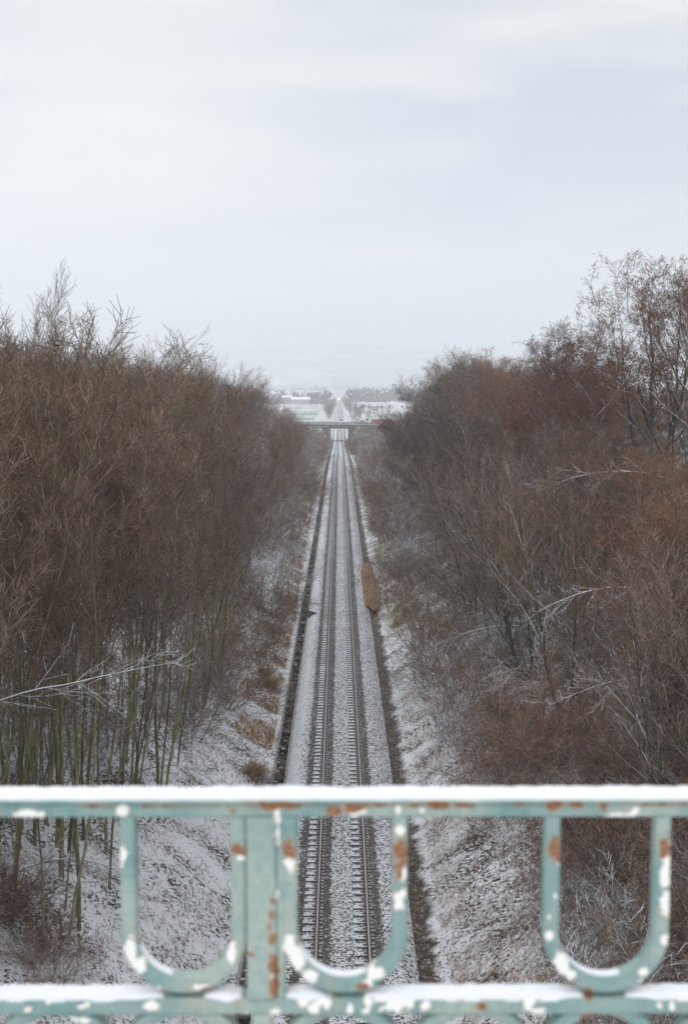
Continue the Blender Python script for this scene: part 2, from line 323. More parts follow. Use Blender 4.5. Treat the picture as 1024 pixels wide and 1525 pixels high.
gx = np.concatenate([np.array([-3500, -2400, -1600, -1000, -600, -350, -220, -140, -95, -70, -55, -46]), np.arange(-40, -12, .8), np.arange(-12, -3.4, .35),
     np.array([-3.3, -3.1, -2.95, -2.86, -2.84, -2.82, -2.36, -2.34, -2.32, -2.2, -2, -1.5, 0, 1.5, 1.8, 2.0, 2.15, 2.3, 2.45, 2.6, 2.8, 3.0, 3.2]),
     np.arange(3.5, 12, .35), np.arange(12, 40, .8), np.array([46, 55, 70, 95, 140, 220, 350, 600, 1000, 1600, 2400, 3500])])
gy = np.concatenate([np.array([-60, -30, -10, 5, 12, 17, 20, 23]), np.arange(25, 130, .5), np.arange(130, 300, 1.4), np.arange(300, 560, 3.5), np.arange(560, 640, 1.5),
     np.array([645, 660, 700, 760, 840, 950, 1100, 1300, 1600, 2000, 2600, 3400, 4500, 6000, 7500, 9700])])
GX, GY = np.meshgrid(gx, gy)
GZ = ground_z(GX, GY)
nx, ny = len(gx), len(gy)
idx = np.arange(nx*ny).reshape(ny, nx)
F = np.stack([idx[:-1, :-1], idx[:-1, 1:], idx[1:, 1:], idx[1:, :-1]], -1).reshape(-1, 4)
tag(mesh('ground', np.stack([GX, GY, GZ], -1).reshape(-1, 3), F, M_GROUND, smooth=True), kind='structure')

def strip_mesh(name, prof, ys, mat, parent=None, smooth=False, closed=False, zoff=0, jit=0):
    """profile in (x, z) swept along the track"""
    ys = np.asarray(ys, dtype=float); tz = track_z(ys); P = np.array(prof, dtype=float); k = len(P)
    V = np.zeros((len(ys), k, 3)); V[:, :, 0] = P[None, :, 0]; V[:, :, 1] = ys[:, None]; V[:, :, 2] = P[None, :, 1] + tz[:, None] + zoff
    if jit:
        V[:, :, 2] += (vnoise(V[:, :, 0]*3, V[:, :, 1]*3, 1.7, 5) - .5)*jit + (vnoise(V[:, :, 0], V[:, :, 1], 1.1, 6) - .5)*jit
    i = np.arange(len(ys)*k).reshape(len(ys), k)
    if closed: i = np.concatenate([i, i[:, :1]], 1)
    Fq = np.stack([i[:-1, :-1], i[:-1, 1:], i[1:, 1:], i[1:, :-1]], -1).reshape(-1, 4)
    return mesh(name, V.reshape(-1, 3), Fq, mat, parent, smooth)
ysf = np.concatenate([np.arange(14, 130, .25), np.arange(130, 300, 1), np.arange(300, 640, 5), np.array([660, 800, 1200, 1800, 2600])])
bx = [-2.40, -2.25, -2.05, -1.9] + list(np.arange(-1.75, 1.5, .12)) + [1.6, 1.75, 1.95, 2.12]
bz = [-.42, -.30, -.12, -.05] + [-.032]*len(np.arange(-1.75, 1.5, .12)) + [-.05, -.12, -.28, -.42]
tag(strip_mesh('ballast_bed', list(zip(bx, bz)), ysf, M_BALLAST, smooth=True, jit=.04), kind='structure')

# ---- concrete drainage channel (walls, struts) on the left
chn = empty('drainage_channel', (-2.6, 20, 0))
tag(chn, 'narrow concrete drainage channel running along the left foot of the track', 'drain')
ysd = np.concatenate([np.arange(14, 300, 2), np.arange(300, 575, 8)])
for x0, x1 in ((-2.91, -2.84), (-2.34, -2.27)):
    o = strip_mesh('channel_wall', [(x0, -.8), (x0, -.215), (x1, -.205), (x1, -.8)], ysd, M_CONC, closed=True)
    o.parent = chn; o.matrix_parent_inverse = chn.matrix_basis.inverted()
rnd = random.Random(5)
y = 96.0
for i in range(70):
    y += rnd.uniform(2.3, 3.3)
    b = MB(); z = float(track_z(y)); b.box(-2.84, -2.34, y - .1, y + .1, z - .34, z - .24)
    o = b.build('channel_strut', M_STONE); o.parent = chn; o.matrix_parent_inverse = chn.matrix_basis.inverted()

# ---- railway track
trk = empty('railway_track', (0, 14, 0))
tag(trk, 'single line railway track with grey rails on snow dusted concrete sleepers', 'railway track')
hp = [(-.07, .035), (-.07, .05), (-.012, .07), (-.012, .15), (-.036, .165), (-.036, .195), (-.028, .205), (.028, .205), (.036, .195), (.036, .165), (.012, .15), (.012, .07), (.07, .05), (.07, .035)]
ysr = np.concatenate([np.arange(14, 240, 2), np.arange(240, 620, 6), np.array([660, 1000, 1500, 2000, 2600])])
for sgn in (-1, 1):
    o = strip_mesh('rail', [(p[0] + sgn*.7535, p[1]) for p in hp], ysr, M_RAIL, closed=True)
    a = o.data.attributes.new('head', 'FLOAT', 'POINT')
    a.data.foreach_set('value', np.tile(np.array([0, 0, 0, 0, 0, 0, 1, 1, 0, 0, 0, 0, 0, 0], dtype=np.float32), len(ysr)))
    o.parent = trk; o.matrix_parent_inverse = trk.matrix_basis.inverted()
def sleeper_mb(b, y, z, full=True):
    for sgn in (-1, 1):
        c = sgn*.7535
        pr = [(c - .43, z - .12), (c - .43, z + .002), (c - .40, z + .016), (c + .13, z + .016), (c + .16, z + .002), (c + .16, z - .12)]
        b.prismy(pr, y - .135, y + .135)
        if full:
            b.box(c - .16, c - .075, y - .045, y + .045, z + .028, z + .075)
            b.box(c + .075, c + .16, y - .045, y + .045, z + .028, z + .075)
            b.cyl((c - .115, y, z + .07), (c - .115, y, z + .11), .02, k=6); b.cyl((c + .115, y, z + .07), (c + .115, y, z + .11), .02, k=6)
    if full: b.box(-.31, .30, y - .02, y + .02, z - .11, z - .08)
b = MB(); sleeper_mb(b, 0, 0); sl = b.build('sleeper', M_SLEEPER, trk)
sl.location = (0, 32.6 - 14, 0)
for i in range(1, 100):
    c = sl.copy(); link(c, trk); c.location = (0, 32.6 + .6*i - 14, 0)
b = MB()
for i in range(100, 900):
    yy = 32.6 + .6*i
    sleeper_mb(b, yy - 14, float(track_z(yy)), yy < 130)
o = b.build('sleeper', M_SLEEPER, trk); o['kind'] = 'stuff'

# ---- muddy puddle, block, stones
def blob(name, cx, cy, rx, ry, zf, mat, seed, n_=180, kind=None):
    v = [(cx, cy, zf(cx, cy))]; rr = random.Random(seed)
    ph = [rr.uniform(0, 6.28) for _ in range(4)]
    for i in range(n_):
        t = 2*math.pi*i/n_
        r = 1 + rr.uniform(-.10, .10) + .08*math.sin(2*t + ph[0]) + .09*math.sin(3*t + ph[1]) + .06*math.sin(5*t + ph[2]) + .04*math.sin(9*t + ph[3])
        x = cx + rx*r*math.copysign(abs(math.cos(t))**.6, math.cos(t)); yv = cy + ry*r*math.sin(t); v.append((x, yv, zf(x, yv)))
    return mesh(name, v, [(0, 1 + i, 1 + (i + 1) % n_) for i in range(n_)], mat)
m = Mat('muddy_water'); o_ = m.obj()
m.col(m.mix(m.rng(m.noise(o_, 1.5, 4, .6), .35, .7), c4(.17, .095, .045), c4(.27, .165, .09))); m.b.inputs['Roughness'].default_value = .7
m.b.inputs['Specular IOR Level'].default_value = .2
o = blob('puddle', 2.33, 113, .66, 14.0, lambda x, y: -.125, m.m, 3)
tag(o, kind='structure')
o = blob('puddle', 1.72, 112.5, .42, 5.5, lambda x, y: -.121, m.m, 8)
tag(o, kind='structure')

b = MB(); b.box(-.32, .32, -.22, .22, 0, .42); b.box(-.36, .36, -.26, .26, .42, .48)
o = b.build('cable_box', M_CONC_D, bevel=.02); o.location = (-2.2, 98, -.28); o.rotation_euler = (0, .3, .5)
tag(o, 'small dark concrete cable box tilted at the edge of the drainage channel', 'cable box')
b = MB(); rr = random.Random(9)
stones = []
for i in range(260):
    yy = 30 + 110*rr.random()**1.4; x = rr.uniform(-2.80, -2.38); s_ = rr.uniform(.05, .17)
    ico = []
    k = 7; base = -.60
    vs_ = []; fs_ = []
    for ring, (rz, rr_) in enumerate(((0, .9), (.45, 1.0), (.85, .55))):
        for j in range(k):
            t = 2*math.pi*j/k; q = s_*rr_*rr.uniform(.75, 1.2)
            vs_.append((x + q*math.cos(t), yy + q*math.sin(t)*1.3, base + s_*1.5*rz*rr.uniform(.85, 1.1)))
    vs_.append((x, yy, base + s_*1.4))
    for r_ in range(2):
        for j in range(k): fs_.append((r_*k + j, r_*k + (j+1) % k, (r_+1)*k + (j+1) % k, (r_+1)*k + j))
    for j in range(k): fs_.append((2*k + j, 2*k + (j+1) % k, 3*k))
    b.add(vs_, fs_)
o = b.build('rubble', M_STONE); tag(o, 'loose stones lying in the bottom of the drainage channel', 'stones', kind='stuff')

# ---------------------------------------------------------------- trees
def tubes(groups, sides=3):
    """groups: list of (points[K,3], radii[K]) -> verts, quads ; all tubes share the side count"""
    byK = {}
    for p, r in groups: byK.setdefault(len(p), []).append((p, r))
    Vs, Fs, base = [], [], 0
    for K, L in byK.items():
        P = np.array([a for a, _ in L], dtype=float); Rr = np.array([b_ for _, b_ in L], dtype=float)
        N = len(L); T = np.gradient(P, axis=1); T /= np.linalg.norm(T, axis=2, keepdims=True) + 1e-9
        ref = np.where(np.abs(T[:, :1, 2:3]) > .9, np.array([1., 0, 0]), np.array([0, 0, 1.]))
        U = np.cross(T, np.broadcast_to(ref, T.shape)); U /= np.linalg.norm(U, axis=2, keepdims=True) + 1e-9
        Wv = np.cross(T, U)
        # one corner pair faces up so that flat tops carry the snow
        ang = np.arange(sides)*2*math.pi/sides + (math.pi/6 if sides == 3 else 0)
        ring = P[:, :, None] + Rr[:, :, None, None]*(U[:, :, None]*np.cos(ang)[None, None, :, None] + Wv[:, :, None]*-np.sin(ang)[None, None, :, None])
        i = np.arange(N*K*sides).reshape(N, K, sides) + base; j = np.roll(i, -1, 2)
        Fs.append(np.stack([i[:, :-1], j[:, :-1], j[:, 1:], i[:, 1:]], -1).reshape(-1, 4))
        Vs.append(ring.reshape(-1, 3)); base += N*K*sides
    return np.concatenate(Vs), np.concatenate(Fs)
def rvec(r): return np.array([r.gauss(0, 1), r.gauss(0, 1), r.gauss(0, 1)])
def unit(v): return v/(np.linalg.norm(v) + 1e-9)
class Tree:
    def __init__(s, seed): s.r = random.Random(seed); s.big = []; s.mid = []; s.tw = []; s.tips = []
    def poly(s, p, d, L, r0, r1, K, wander, up):
        pts = [p]; rad = [r0]; d = unit(d)
        for i in range(1, K):
            d = unit(d + rvec(s.r)*wander + np.array([0, 0, up])); p = p + d*L/(K - 1)
            pts.append(p); rad.append(r0 + (r1 - r0)*(i/(K-1))**.8)
        return np.array(pts), np.array(rad)
    def child_dir(s, d, ang):
        a = unit(np.cross(d, rvec(s.r))); return unit(d*math.cos(ang) + a*math.sin(ang))
    def grow(s, p, d, L, r0, lev, P):
        q = P[lev]; last = lev == len(P) - 1
        pts, rad = s.poly(p, d, L, r0, max(r0*q.get('tip', .3), .0035), q['K'], q['w'], q['up'])
        (s.big if lev <= P[0].get('biglev', 0) else s.mid if lev < len(P) - 1 and r0 > .012 else s.tw).append((pts, rad))
        if last:
            s.tips.append(pts[-1]); return
        nxt = P[lev + 1]; n_ = max(1, int(q['n']*s.r.uniform(.8, 1.2)))
        for i in range(n_):
            t = q['t0'] + (1 - q['t0'])*(i + s.r.random())/n_
            f = t*(len(pts) - 1); a = min(int(f), len(pts) - 2); f -= a
            pp = pts[a]*(1 - f) + pts[a + 1]*f; rr_ = rad[a]*(1 - f) + rad[a + 1]*f
            dd = unit(pts[a + 1] - pts[a])
            ang = R(s.r.uniform(*q['ang'])); l_ = L*q['len']*(1 - q.get('fall', .6)*t)*s.r.uniform(.7, 1.25)
            l_ = max(l_, q.get('minl', .25))
            s.grow(pp, s.child_dir(dd, ang), l_, min(rr_*.75, max(.006, rr_*q.get('rr', .55))), lev + 1, P)
def leaf_quads(pts, r, n_, size, spread, droop=True):
    V = []
    for p in pts:
        for _ in range(n_):
            c = p + rvec(r)*spread; a = unit(rvec(r)*np.array([1, 1, .5])); b_ = np.array([r.gauss(0, .35), r.gauss(0, .35), -1.]) if droop else rvec(r)
            b_ = unit(b_); s_ = size*r.uniform(.6, 1.4); w_ = s_*.42
            V += [c - a*w_*.5, c - a*w_*.6 + b_*s_*.5, c + b_*s_, c + a*w_*.6 + b_*s_*.5]
    V = np.array(V); return V, np.arange(len(V)).reshape(-1, 4)
POLE = [dict(K=10, w=.05, up=.02, n=13, t0=.42, ang=(14, 38), len=.30, fall=.62, tip=.12, rr=.42, biglev=0),
        dict(K=6, w=.09, up=.12, n=8, t0=.15, ang=(25, 55), len=.48, fall=.5, rr=.5, minl=.5),
        dict(K=4, w=.12, up=.10, n=6, t0=.1, ang=(25, 60), len=.6, fall=.4, minl=.35),
        dict(K=3, w=.10, up=.05, n=0, t0=0, ang=(0, 0), len=0)]
SPREAD = [dict(K=8, w=.10, up=.02, n=13, t0=.28, ang=(30, 62), len=.62, fall=.5, tip=.25, rr=.6, biglev=1),
          dict(K=8, w=.16, up=.09, n=10, t0=.22, ang=(28, 60), len=.5, fall=.5, rr=.55, minl=.8),
          dict(K=6, w=.20, up=.06, n=8, t0=.15, ang=(28, 65), len=.5, fall=.45, rr=.5, minl=.5),
          dict(K=4, w=.2, up=.02, n=4, t0=.1, ang=(25, 60), len=.6, fall=.4, minl=.3),
          dict(K=3, w=.12, up=.0, n=0, t0=0, ang=(0, 0), len=0)]
BROOM = [dict(K=7, w=.09, up=.06, n=15, t0=.12, ang=(18, 45), len=.6, fall=.5, tip=.2, rr=.55, biglev=0),
         dict(K=6, w=.12, up=.10, n=10, t0=.15, ang=(20, 50), len=.5, fall=.45, rr=.5, minl=.5),
         dict(K=4, w=.13, up=.08, n=7, t0=.1, ang=(22, 55), len=.6, fall=.4, minl=.35),
         dict(K=3, w=.1, up=.03, n=0, t0=0, ang=(0, 0), len=0)]
OPEN = [dict(K=10, w=.09, up=.03, n=8, t0=.30, ang=(25, 50), len=.55, fall=.45, tip=.2, rr=.62, biglev=1),
        dict(K=9, w=.14, up=.08, n=8, t0=.25, ang=(25, 55), len=.45, fall=.45, rr=.55, minl=.9),
        dict(K=6, w=.18, up=.05, n=6, t0=.2, ang=(25, 60), len=.5, fall=.4, rr=.5, minl=.5),
        dict(K=4, w=.2, up=.02, n=3, t0=.1, ang=(25, 60), len=.6, fall=.4, minl=.25),
        dict(K=3, w=.12, up=.0, n=0, t0=0, ang=(0, 0), len=0)]
FAN = [dict(K=9, w=.05, up=.05, n=15, t0=.28, ang=(12, 32), len=.50, fall=.55, tip=.15, rr=.5, biglev=0),
       dict(K=7, w=.07, up=.10, n=9, t0=.2, ang=(14, 35), len=.45, fall=.45, rr=.5, minl=.7),
       dict(K=4, w=.08, up=.08, n=5, t0=.1, ang=(15, 40), len=.6, fall=.4, minl=.4),
       dict(K=3, w=.06, up=.03, n=0, t0=0, ang=(0, 0), len=0)]
SHRUB = [dict(K=7, w=.16, up=-.01, n=9, t0=.12, ang=(22, 60), len=.5, fall=.4, tip=.25, rr=.6, biglev=-1),
         dict(K=5, w=.18, up=.02, n=7, t0=.1, ang=(25, 65), len=.55, fall=.4, minl=.3),
         dict(K=3, w=.15, up=.0, n=0, t0=0, ang=(0, 0), len=0)]
def make_tree(name, seed, H, P, stems, spread, r0, bark, twig, leaf=None, lean=.08, leafp=None, twr=1.0):
    """a tree Empty with its trunk and crown meshes, foot at the origin, total height about H"""
    t = Tree(seed)
    for i in range(stems):
        a = t.r.uniform(0, 6.28); k = 0 if stems == 1 else spread
        p = np.array([math.cos(a)*k*.5, math.sin(a)*k*.5, -.4])
        d = np.array([math.cos(a)*lean*t.r.uniform(.4, 1.6), math.sin(a)*lean*t.r.uniform(.4, 1.6), 1.])
        t.grow(p, d, H*.86*t.r.uniform(.78, 1.05), r0*t.r.uniform(.45, 1.05), 0, P)
    root = empty(name, (0, 0, 0))
    V, Fq = tubes(t.big, 7); mesh('trunk', V, Fq, bark, root, smooth=True)
    V2, F2 = tubes(t.mid, 4) if t.mid else (np.zeros((0, 3)), np.zeros((0, 4), int))
    tw = [(p, r*0 + np.linspace(.0075, .0042, len(r))*twr) for p, r in t.tw]
    V3, F3 = tubes(tw, 3)
    Vc = np.concatenate([V2, V3]); Fc = np.concatenate([F2, F3 + len(V2)]); mi = np.concatenate([np.ones(len(F2), int), np.zeros(len(F3), int)])
    mats = [twig, bark]
    if leaf:
        tips = [p for p in t.tips if t.r.random() < leafp[0] and noise.noise(Vector(p*.55) + Vector((seed, 0, 0))) > leafp[3]]
        if tips:
            VL, FL = leaf_quads(tips, t.r, leafp[1], leafp[2], .09)
            Fc = np.concatenate([Fc, FL + len(Vc)]); Vc = np.concatenate([Vc, VL]); mi = np.concatenate([mi, np.full(len(FL), 2)])
            mats.append(leaf)
    c = mesh('crown', Vc, Fc, mats, root, mi=mi)
    top = float(np.percentile(Vc[:, 2], 99.7))
    hi = Vc[Vc[:, 2] > top*.86]
    return dict(root=root, top=top, kids=list(root.children), used=False, nf=len(Fc), off=(float(hi[:, 0].mean()), float(hi[:, 1].mean())))
def make_shrub(name, seed, H, stems, twig, leaf=None, lean=.7, leafp=None, P=SHRUB, twr=1.2):
    t = Tree(seed)
    for i in range(stems):
        a = t.r.uniform(0, 6.28); k = t.r.random()**.5*H*.4
        p = np.array([math.cos(a)*k, math.sin(a)*k, -.25]); a += t.r.gauss(0, .6)
        d = np.array([math.cos(a)*lean*t.r.uniform(0, 1.6), math.sin(a)*lean*t.r.uniform(0, 1.6), 1.])
        t.grow(p, d, H*t.r.uniform(.6, 1.25), .013, 0, P)
    allt = [(p, np.maximum(r, .0045)*twr) for p, r in t.big + t.mid + t.tw]
    V, Fq = tubes(allt, 3); mi = np.zeros(len(Fq), int); mats = [twig]
    if leaf:
        tips = [p for p in t.tips if t.r.random() < leafp[0]]
        VL, FL = leaf_quads(tips, t.r, leafp[1], leafp[2], .05, False)
        Fq = np.concatenate([Fq, FL + len(V)]); V = np.concatenate([V, VL]); mi = np.concatenate([mi, np.ones(len(FL), int)]); mats.append(leaf)
    o = mesh(name, V, Fq, mats, mi=mi)
    return dict(root=o, top=float(np.percentile(V[:, 2], 99.5)), kids=[], used=False, nf=len(Fq))
def place(pr, x, y, z, s, rz, label, cat, group, sz=None, tilt=(0, 0), name=None):
    if pr['used']:
        r_ = pr['root'].copy(); link(r_)
        for k in pr['kids']:
            c = k.copy(); link(c, r_)
    else: r_ = pr['root']; pr['used'] = True
    if name: r_.name = name
    r_.location = (x, y, z); r_.rotation_euler = (tilt[0], tilt[1], rz); r_.scale = (s, s, sz or s)
    for k_ in ('label', 'category', 'group'):
        if k_ in r_: del r_[k_]
    tag(r_, label, cat, group); return r_

POLES = [make_tree('pole_tree', 11 + i, 13, POLE, (9, 8, 12)[i], 3.2, .058, BARK_OLIVE, (TWIG_OLIVE, TWIG_BROWN, TWIG_OLIVE)[i], None, .11) for i in range(3)]
BROOMS = [make_tree('bare_tree', 31 + i, 11, BROOM, (3, 2, 3, 3)[i], .6, .10, BARK_GREY, (TWIG_BROWN, TWIG_BROWN, TWIG_GREY, TWIG_GREY)[i], LEAF_RUST if i < 2 else None, .16, (.15, 5, .07, .08)) for i in range(4)]
SPREADS = [make_tree('locust_tree', 51 + i, 12, SPREAD, (2, 1)[i], .5, .15, BARK_GREY, (TWIG_DARK, TWIG_GREY)[i], POD_DARK, .12, (.18, 4, .06, .0)) for i in range(2)]
RUSTS_T = [make_tree('rust_leaved_tree', 71 + i, 12, SPREAD, (3, 2)[i], .5, .14, BARK_GREY, TWIG_BROWN, LEAF_RUST, .14, (.55, 8, .078, -.15)) for i in range(2)]
TALL_R = make_tree('tall_locust_tree', 92, 14, OPEN, 5, .9, .20, BARK_GREY, TWIG_DARK, LEAF_DARK, .22, (.85, 8, .085, -.35))
TALL_L = [make_tree('tall_upright_tree', 95 + i, 14, FAN, 6, 1.2, .11, BARK_GREY, TWIG_DARK, None, .14) for i in range(1)]
SH_GREY = [make_shrub('bare_shrub', 111 + i, 2.4, 26, (TWIG_GREY, TWIG_BROWN, TWIG_OLIVE)[i]) for i in range(3)]
SH_SNOW = [make_shrub('snowy_shrub', 121 + i, 2.8, 24, TWIG_SNOWY) for i in range(2)]
SH_RUST = [make_shrub('rust_leaved_shrub', 131 + i, 2.6, 20, TWIG_BROWN, LEAF_RUST, .7, (.45, 2, .07)) for i in range(2)]
print('faces', [(p['root'].name, p['nf'], round(p['top'], 1)) for p in POLES + BROOMS + SPREADS + RUSTS_T + [TALL_R] + TALL_L + SH_GREY + SH_SNOW + SH_RUST])

# ---------------------------------------------------------------- the wooded banks
rp = random.Random(2024)
def env_top(side, y):
    if side < 0: return float(np.interp(y, [30, 60, 110, 200, 300, 400, 485], [17.6, 18.0, 18.9, 18.0, 14.8, 7.0, .5]))
    return float(np.interp(y, [30, 60, 100, 165, 230, 290, 400, 485], [13.0, 13.2, 16.6, 20.4, 17.8, 12.8, 3.5, -1.0]))
BAND = [(70, 'nearest the railing'), (130, 'in the middle distance'), (240, 'farther along'), (999, 'close to the road bridge')]
def band(y): return next(t for d, t in BAND if y < d)
LOOK = {'pole_tree': 'many-stemmed tree with olive green poles', 'bare_tree': 'bare tree of fine brown upright twigs',
        'locust_tree': 'grey spreading tree with dark pods', 'rust_leaved_tree': 'tree hung with rust brown leaves',
        'bare_shrub': 'leafless brown thicket shrub', 'snowy_shrub': 'snow whitened shrub', 'rust_leaved_shrub': 'low shrub with rust brown leaves'}
ntree = 0
def put_tree(pr, x, y, H, side=None, label=None, group=None, name=None, tilt=(0, 0), fat=1.0, rz=None):
    global ntree
    side = 'left' if x < 0 else 'right'
    kind = pr['root'].name.split('.')[0]
    z = float(ground_z(x, y)); s = H/pr['top']
    lb = label or '%s on the %s bank %s' % (LOOK[kind], side, band(y))
    gr = group or '%ss on the %s bank %s' % (kind.replace('_', ' '), side, band(y))
    ntree += 1
    return place(pr, x, y, z, s*fat, rp.uniform(0, 6.28) if rz is None else rz, lb, 'tree', gr if not label else None, s, tilt, name)
def wood(side):
    y = 25.0
    while y < 500:
        dy = 3.1 + y*.031
        nrow = 4 if y < 130 else 3
        for j in range(nrow):
            yy = y + rp.uniform(-.5, .5)*dy
            if side < 0: xm = float(np.interp(yy, [25, 50, 90, 150, 300, 500], [7.2, 7.2, 6.8, 6.2, 8.0, 10.0])); wd = 17
            else: xm = float(np.interp(yy, [25, 50, 90, 150, 300, 500], [9.0, 8.0, 7.4, 7.2, 10.0, 12.5])); wd = 17
            x = xm + wd*((j + rp.random())/nrow)**1.15
            if yy < 34 and x > 9 + .2*yy: continue
            g = float(ground_z(side*x, yy))
            cap = 6.8 + (x - 5)*1.15 + (4.0 if yy < 75 else 0)
            H = min(env_top(side, yy)*rp.uniform(.93, 1.04) - g, cap*rp.uniform(.85, 1.15), 14.5)
            if yy > 110:
                q = (x - 1.6)/yy
                if side < 0: f = np.interp(q, [.0119, .031, .05, .0738, .145, .24], [.037, .0229, .0014, -.0129, -.032, -.036])
                else: f = np.interp(q, [.0238, .033, .045, .0548, .0786, .13, .24], [.0395, .0252, .0086, -.0152, -.032, -.028, -.020])
                H = min(H, (16.05 - f*yy - g)*rp.uniform(.88, 1.0))
                if H < 2.0: continue
            elif H < 3.5: H = 3.5 + rp.random()*1.5
            u = rp.random()
            if side < 0:
                if yy < 85 and x < 17: pr = rp.choice(POLES) if u < .62 or yy < 56 else rp.choice(BROOMS)
                elif yy < 85: pr = rp.choice(BROOMS + POLES[1:2])
                else: pr = rp.choice(BROOMS[:2] + BROOMS) if u < .80 else rp.choice(SPREADS) if u < .93 else rp.choice(RUSTS_T)
            else:
                if yy < 115: pr = rp.choice(RUSTS_T) if u < (.5 if x > 11 else .12) else rp.choice(BROOMS) if u < .75 else rp.choice(SPREADS)
                elif yy < 260: pr = rp.choice(SPREADS) if u < .5 else rp.choice(BROOMS) if u < .95 else rp.choice(RUSTS_T)
                else: pr = rp.choice(BROOMS) if u < .8 else rp.choice(SPREADS)
            put_tree(pr, side*x, yy, H, tilt=(rp.gauss(0, .03), -side*abs(rp.gauss(.0, .04))), fat=1.0 + .35*(yy > 200))
        y += dy
wood(-1); wood(1)
def put_top(pr, x, y, H, label, rz, name=None):
    s = H/pr['top']; ox, oy = pr['off']          # the crown top, not the foot, stands at x, y
    put_tree(pr, x - s*(ox*math.cos(rz) - oy*math.sin(rz)), y - s*(ox*math.sin(rz) + oy*math.cos(rz)), H, label=label, name=name, rz=rz)
put_top(TALL_R, 17.6, 80, 14.8, 'tall spreading tree with brown leaves standing above the skyline on the right', 1.0, 'tall_locust_tree')
put_top(TALL_R, 19.2, 69, 13.6, 'tall tree with dark bare limbs cut by the right edge of the photo', 3.9, 'tall_locust_tree')
put_top(TALL_R, 14.6, 88, 12.6, 'rust brown tree just left of the tallest tree on the right skyline', 5.4, 'tall_locust_tree')
put_top(TALL_R, 12.9, 84, 10.9, 'broad rust leaved tree reaching below the left side of the tallest tree', 2.2, 'tall_locust_tree')
put_top(TALL_R, 15.8, 96, 12.9, 'rust leaved tree standing behind the tallest tree on the right', 4.7, 'tall_locust_tree')
put_top(TALL_L[0], -15.4, 66, 12.9, 'tall tree with bare upright twigs rising above the skyline at the left edge', .6, 'tall_upright_tree')
put_top(TALL_L[0], -15.3, 72, 12.0, 'bare upright tree second from the left edge above the skyline', 2.6, 'tall_upright_tree')
put_top(TALL_L[0], -15.5, 82, 10.9, 'bare upright tree third from the left edge above the skyline, lower than its neighbours', 4.4, 'tall_upright_tree')
for x_, y_ in ((-8.4, 34.5), (-9.7, 37), (-8.1, 40), (-10.6, 42.5), (-7.9, 46), (-11.8, 47), (-12.5, 52)):
    put_tree(rp.choice(POLES), x_, y_, rp.uniform(12, 14))
for i in range(9):
    x_ = -6.5 - i*1.7; y_ = 560 - (i % 3)*12
    pr = SH_GREY[i % 3]; place(pr, x_, y_, float(ground_z(x_, y_)), rp.uniform(1.3, 1.9), rp.uniform(0, 6), 'tall leafless thicket shrub on the left embankment of the road bridge', 'shrub', 'shrubs on the left embankment of the road bridge')
# groves beside the far stretch of track
for side in (-1, 1):
    for i in range(16):
        y = 800 + i*62 + rp.uniform(-20, 20) + (0 if side > 0 else 90); x = side*rp.uniform(5.5, 9.5 if side < 0 else 15 - i*.4)
        z = float(ground_z(x, y)); pr = rp.choice(BROOMS)
        H = rp.uniform(8.5, 12)*(1 if i < 9 else .8); s = H/pr['top']
        place(pr, x, y, z, s*1.35, rp.uniform(0, 6), 'hazy dark tree beside the far straight of the railway on its %s' % ('left' if side < 0 else 'right'), 'tree',
              'trees along the %s of the far track' % ('left' if side < 0 else 'right'), s, name='lineside_tree'); ntree += 1
print('trees', ntree)

def shrubs(side, n_, seed):
    r = random.Random(seed)
    for i in range(n_):
        y = 27 + 420*((i + r.random())/n_)**1.75
        xm = float(np.interp(y, [27, 60, 100, 200, 450], [9.5, 6.2, 4.5, 4.3, 5.5] if side < 0 else [5.9, 5.0, 4.3, 4.3, 4.9])); x = xm + (12 if side > 0 else 6)*r.random()**1.4
        if side < 0 and y < 62 and r.random() < .7: continue
        u = r.random()
        if side < 0: pr = r.choice(SH_GREY) if u < .75 else r.choice(SH_SNOW) if u < .93 else r.choice(SH_RUST)
        else: pr = r.choice(SH_GREY) if u < .56 else r.choice(SH_SNOW) if u < .88 else r.choice(SH_RUST)
        s = r.uniform(.8, 1.45)*(1.2 if y > 120 else .75 if y < 45 else 1.1); k = pr['root'].name.split('.')[0]; sd_ = 'left' if side < 0 else 'right'
        place(pr, side*x, y, float(ground_z(side*x, y)), s, r.uniform(0, 6.28), '%s on the %s bank %s' % (LOOK[k], sd_, band(y)), 'shrub',
              '%ss on the %s bank %s' % (k.replace('_', ' '), sd_, band(y)), tilt=(r.gauss(0, .1), -side*.12))
for i in range(58):
    r_x = rp.uniform(6.2, 13.5); r_y = rp.uniform(29, 50)
    if r_x > r_y*.26 + 1.5: r_x = 7.6 + (r_x - 7.6)*.4
    pr = rp.choice(SH_GREY + SH_RUST[:1]); k = pr['root'].name.split('.')[0]
    place(pr, r_x, r_y, float(ground_z(r_x, r_y)), rp.uniform(.5, 1.0), rp.uniform(0, 6), '%s on the right bank %s' % (LOOK[k], band(r_y)), 'shrub', '%ss on the right bank %s' % (k.replace('_', ' '), band(r_y)), tilt=(0, -.1))
for r_x, r_y in ((-7.6, 33.4), (-8.3, 35.2), (-7.0, 33.0), (-8.8, 33.8)):
    place(SH_GREY[1], r_x, r_y, float(ground_z(r_x, r_y)), rp.uniform(.45, .65), rp.uniform(0, 6), 'leafless brown thicket shrub on the left bank nearest the railing', 'shrub', 'bare shrubs on the left bank nearest the railing')
shrubs(-1, 105, 41); shrubs(1, 190, 42)

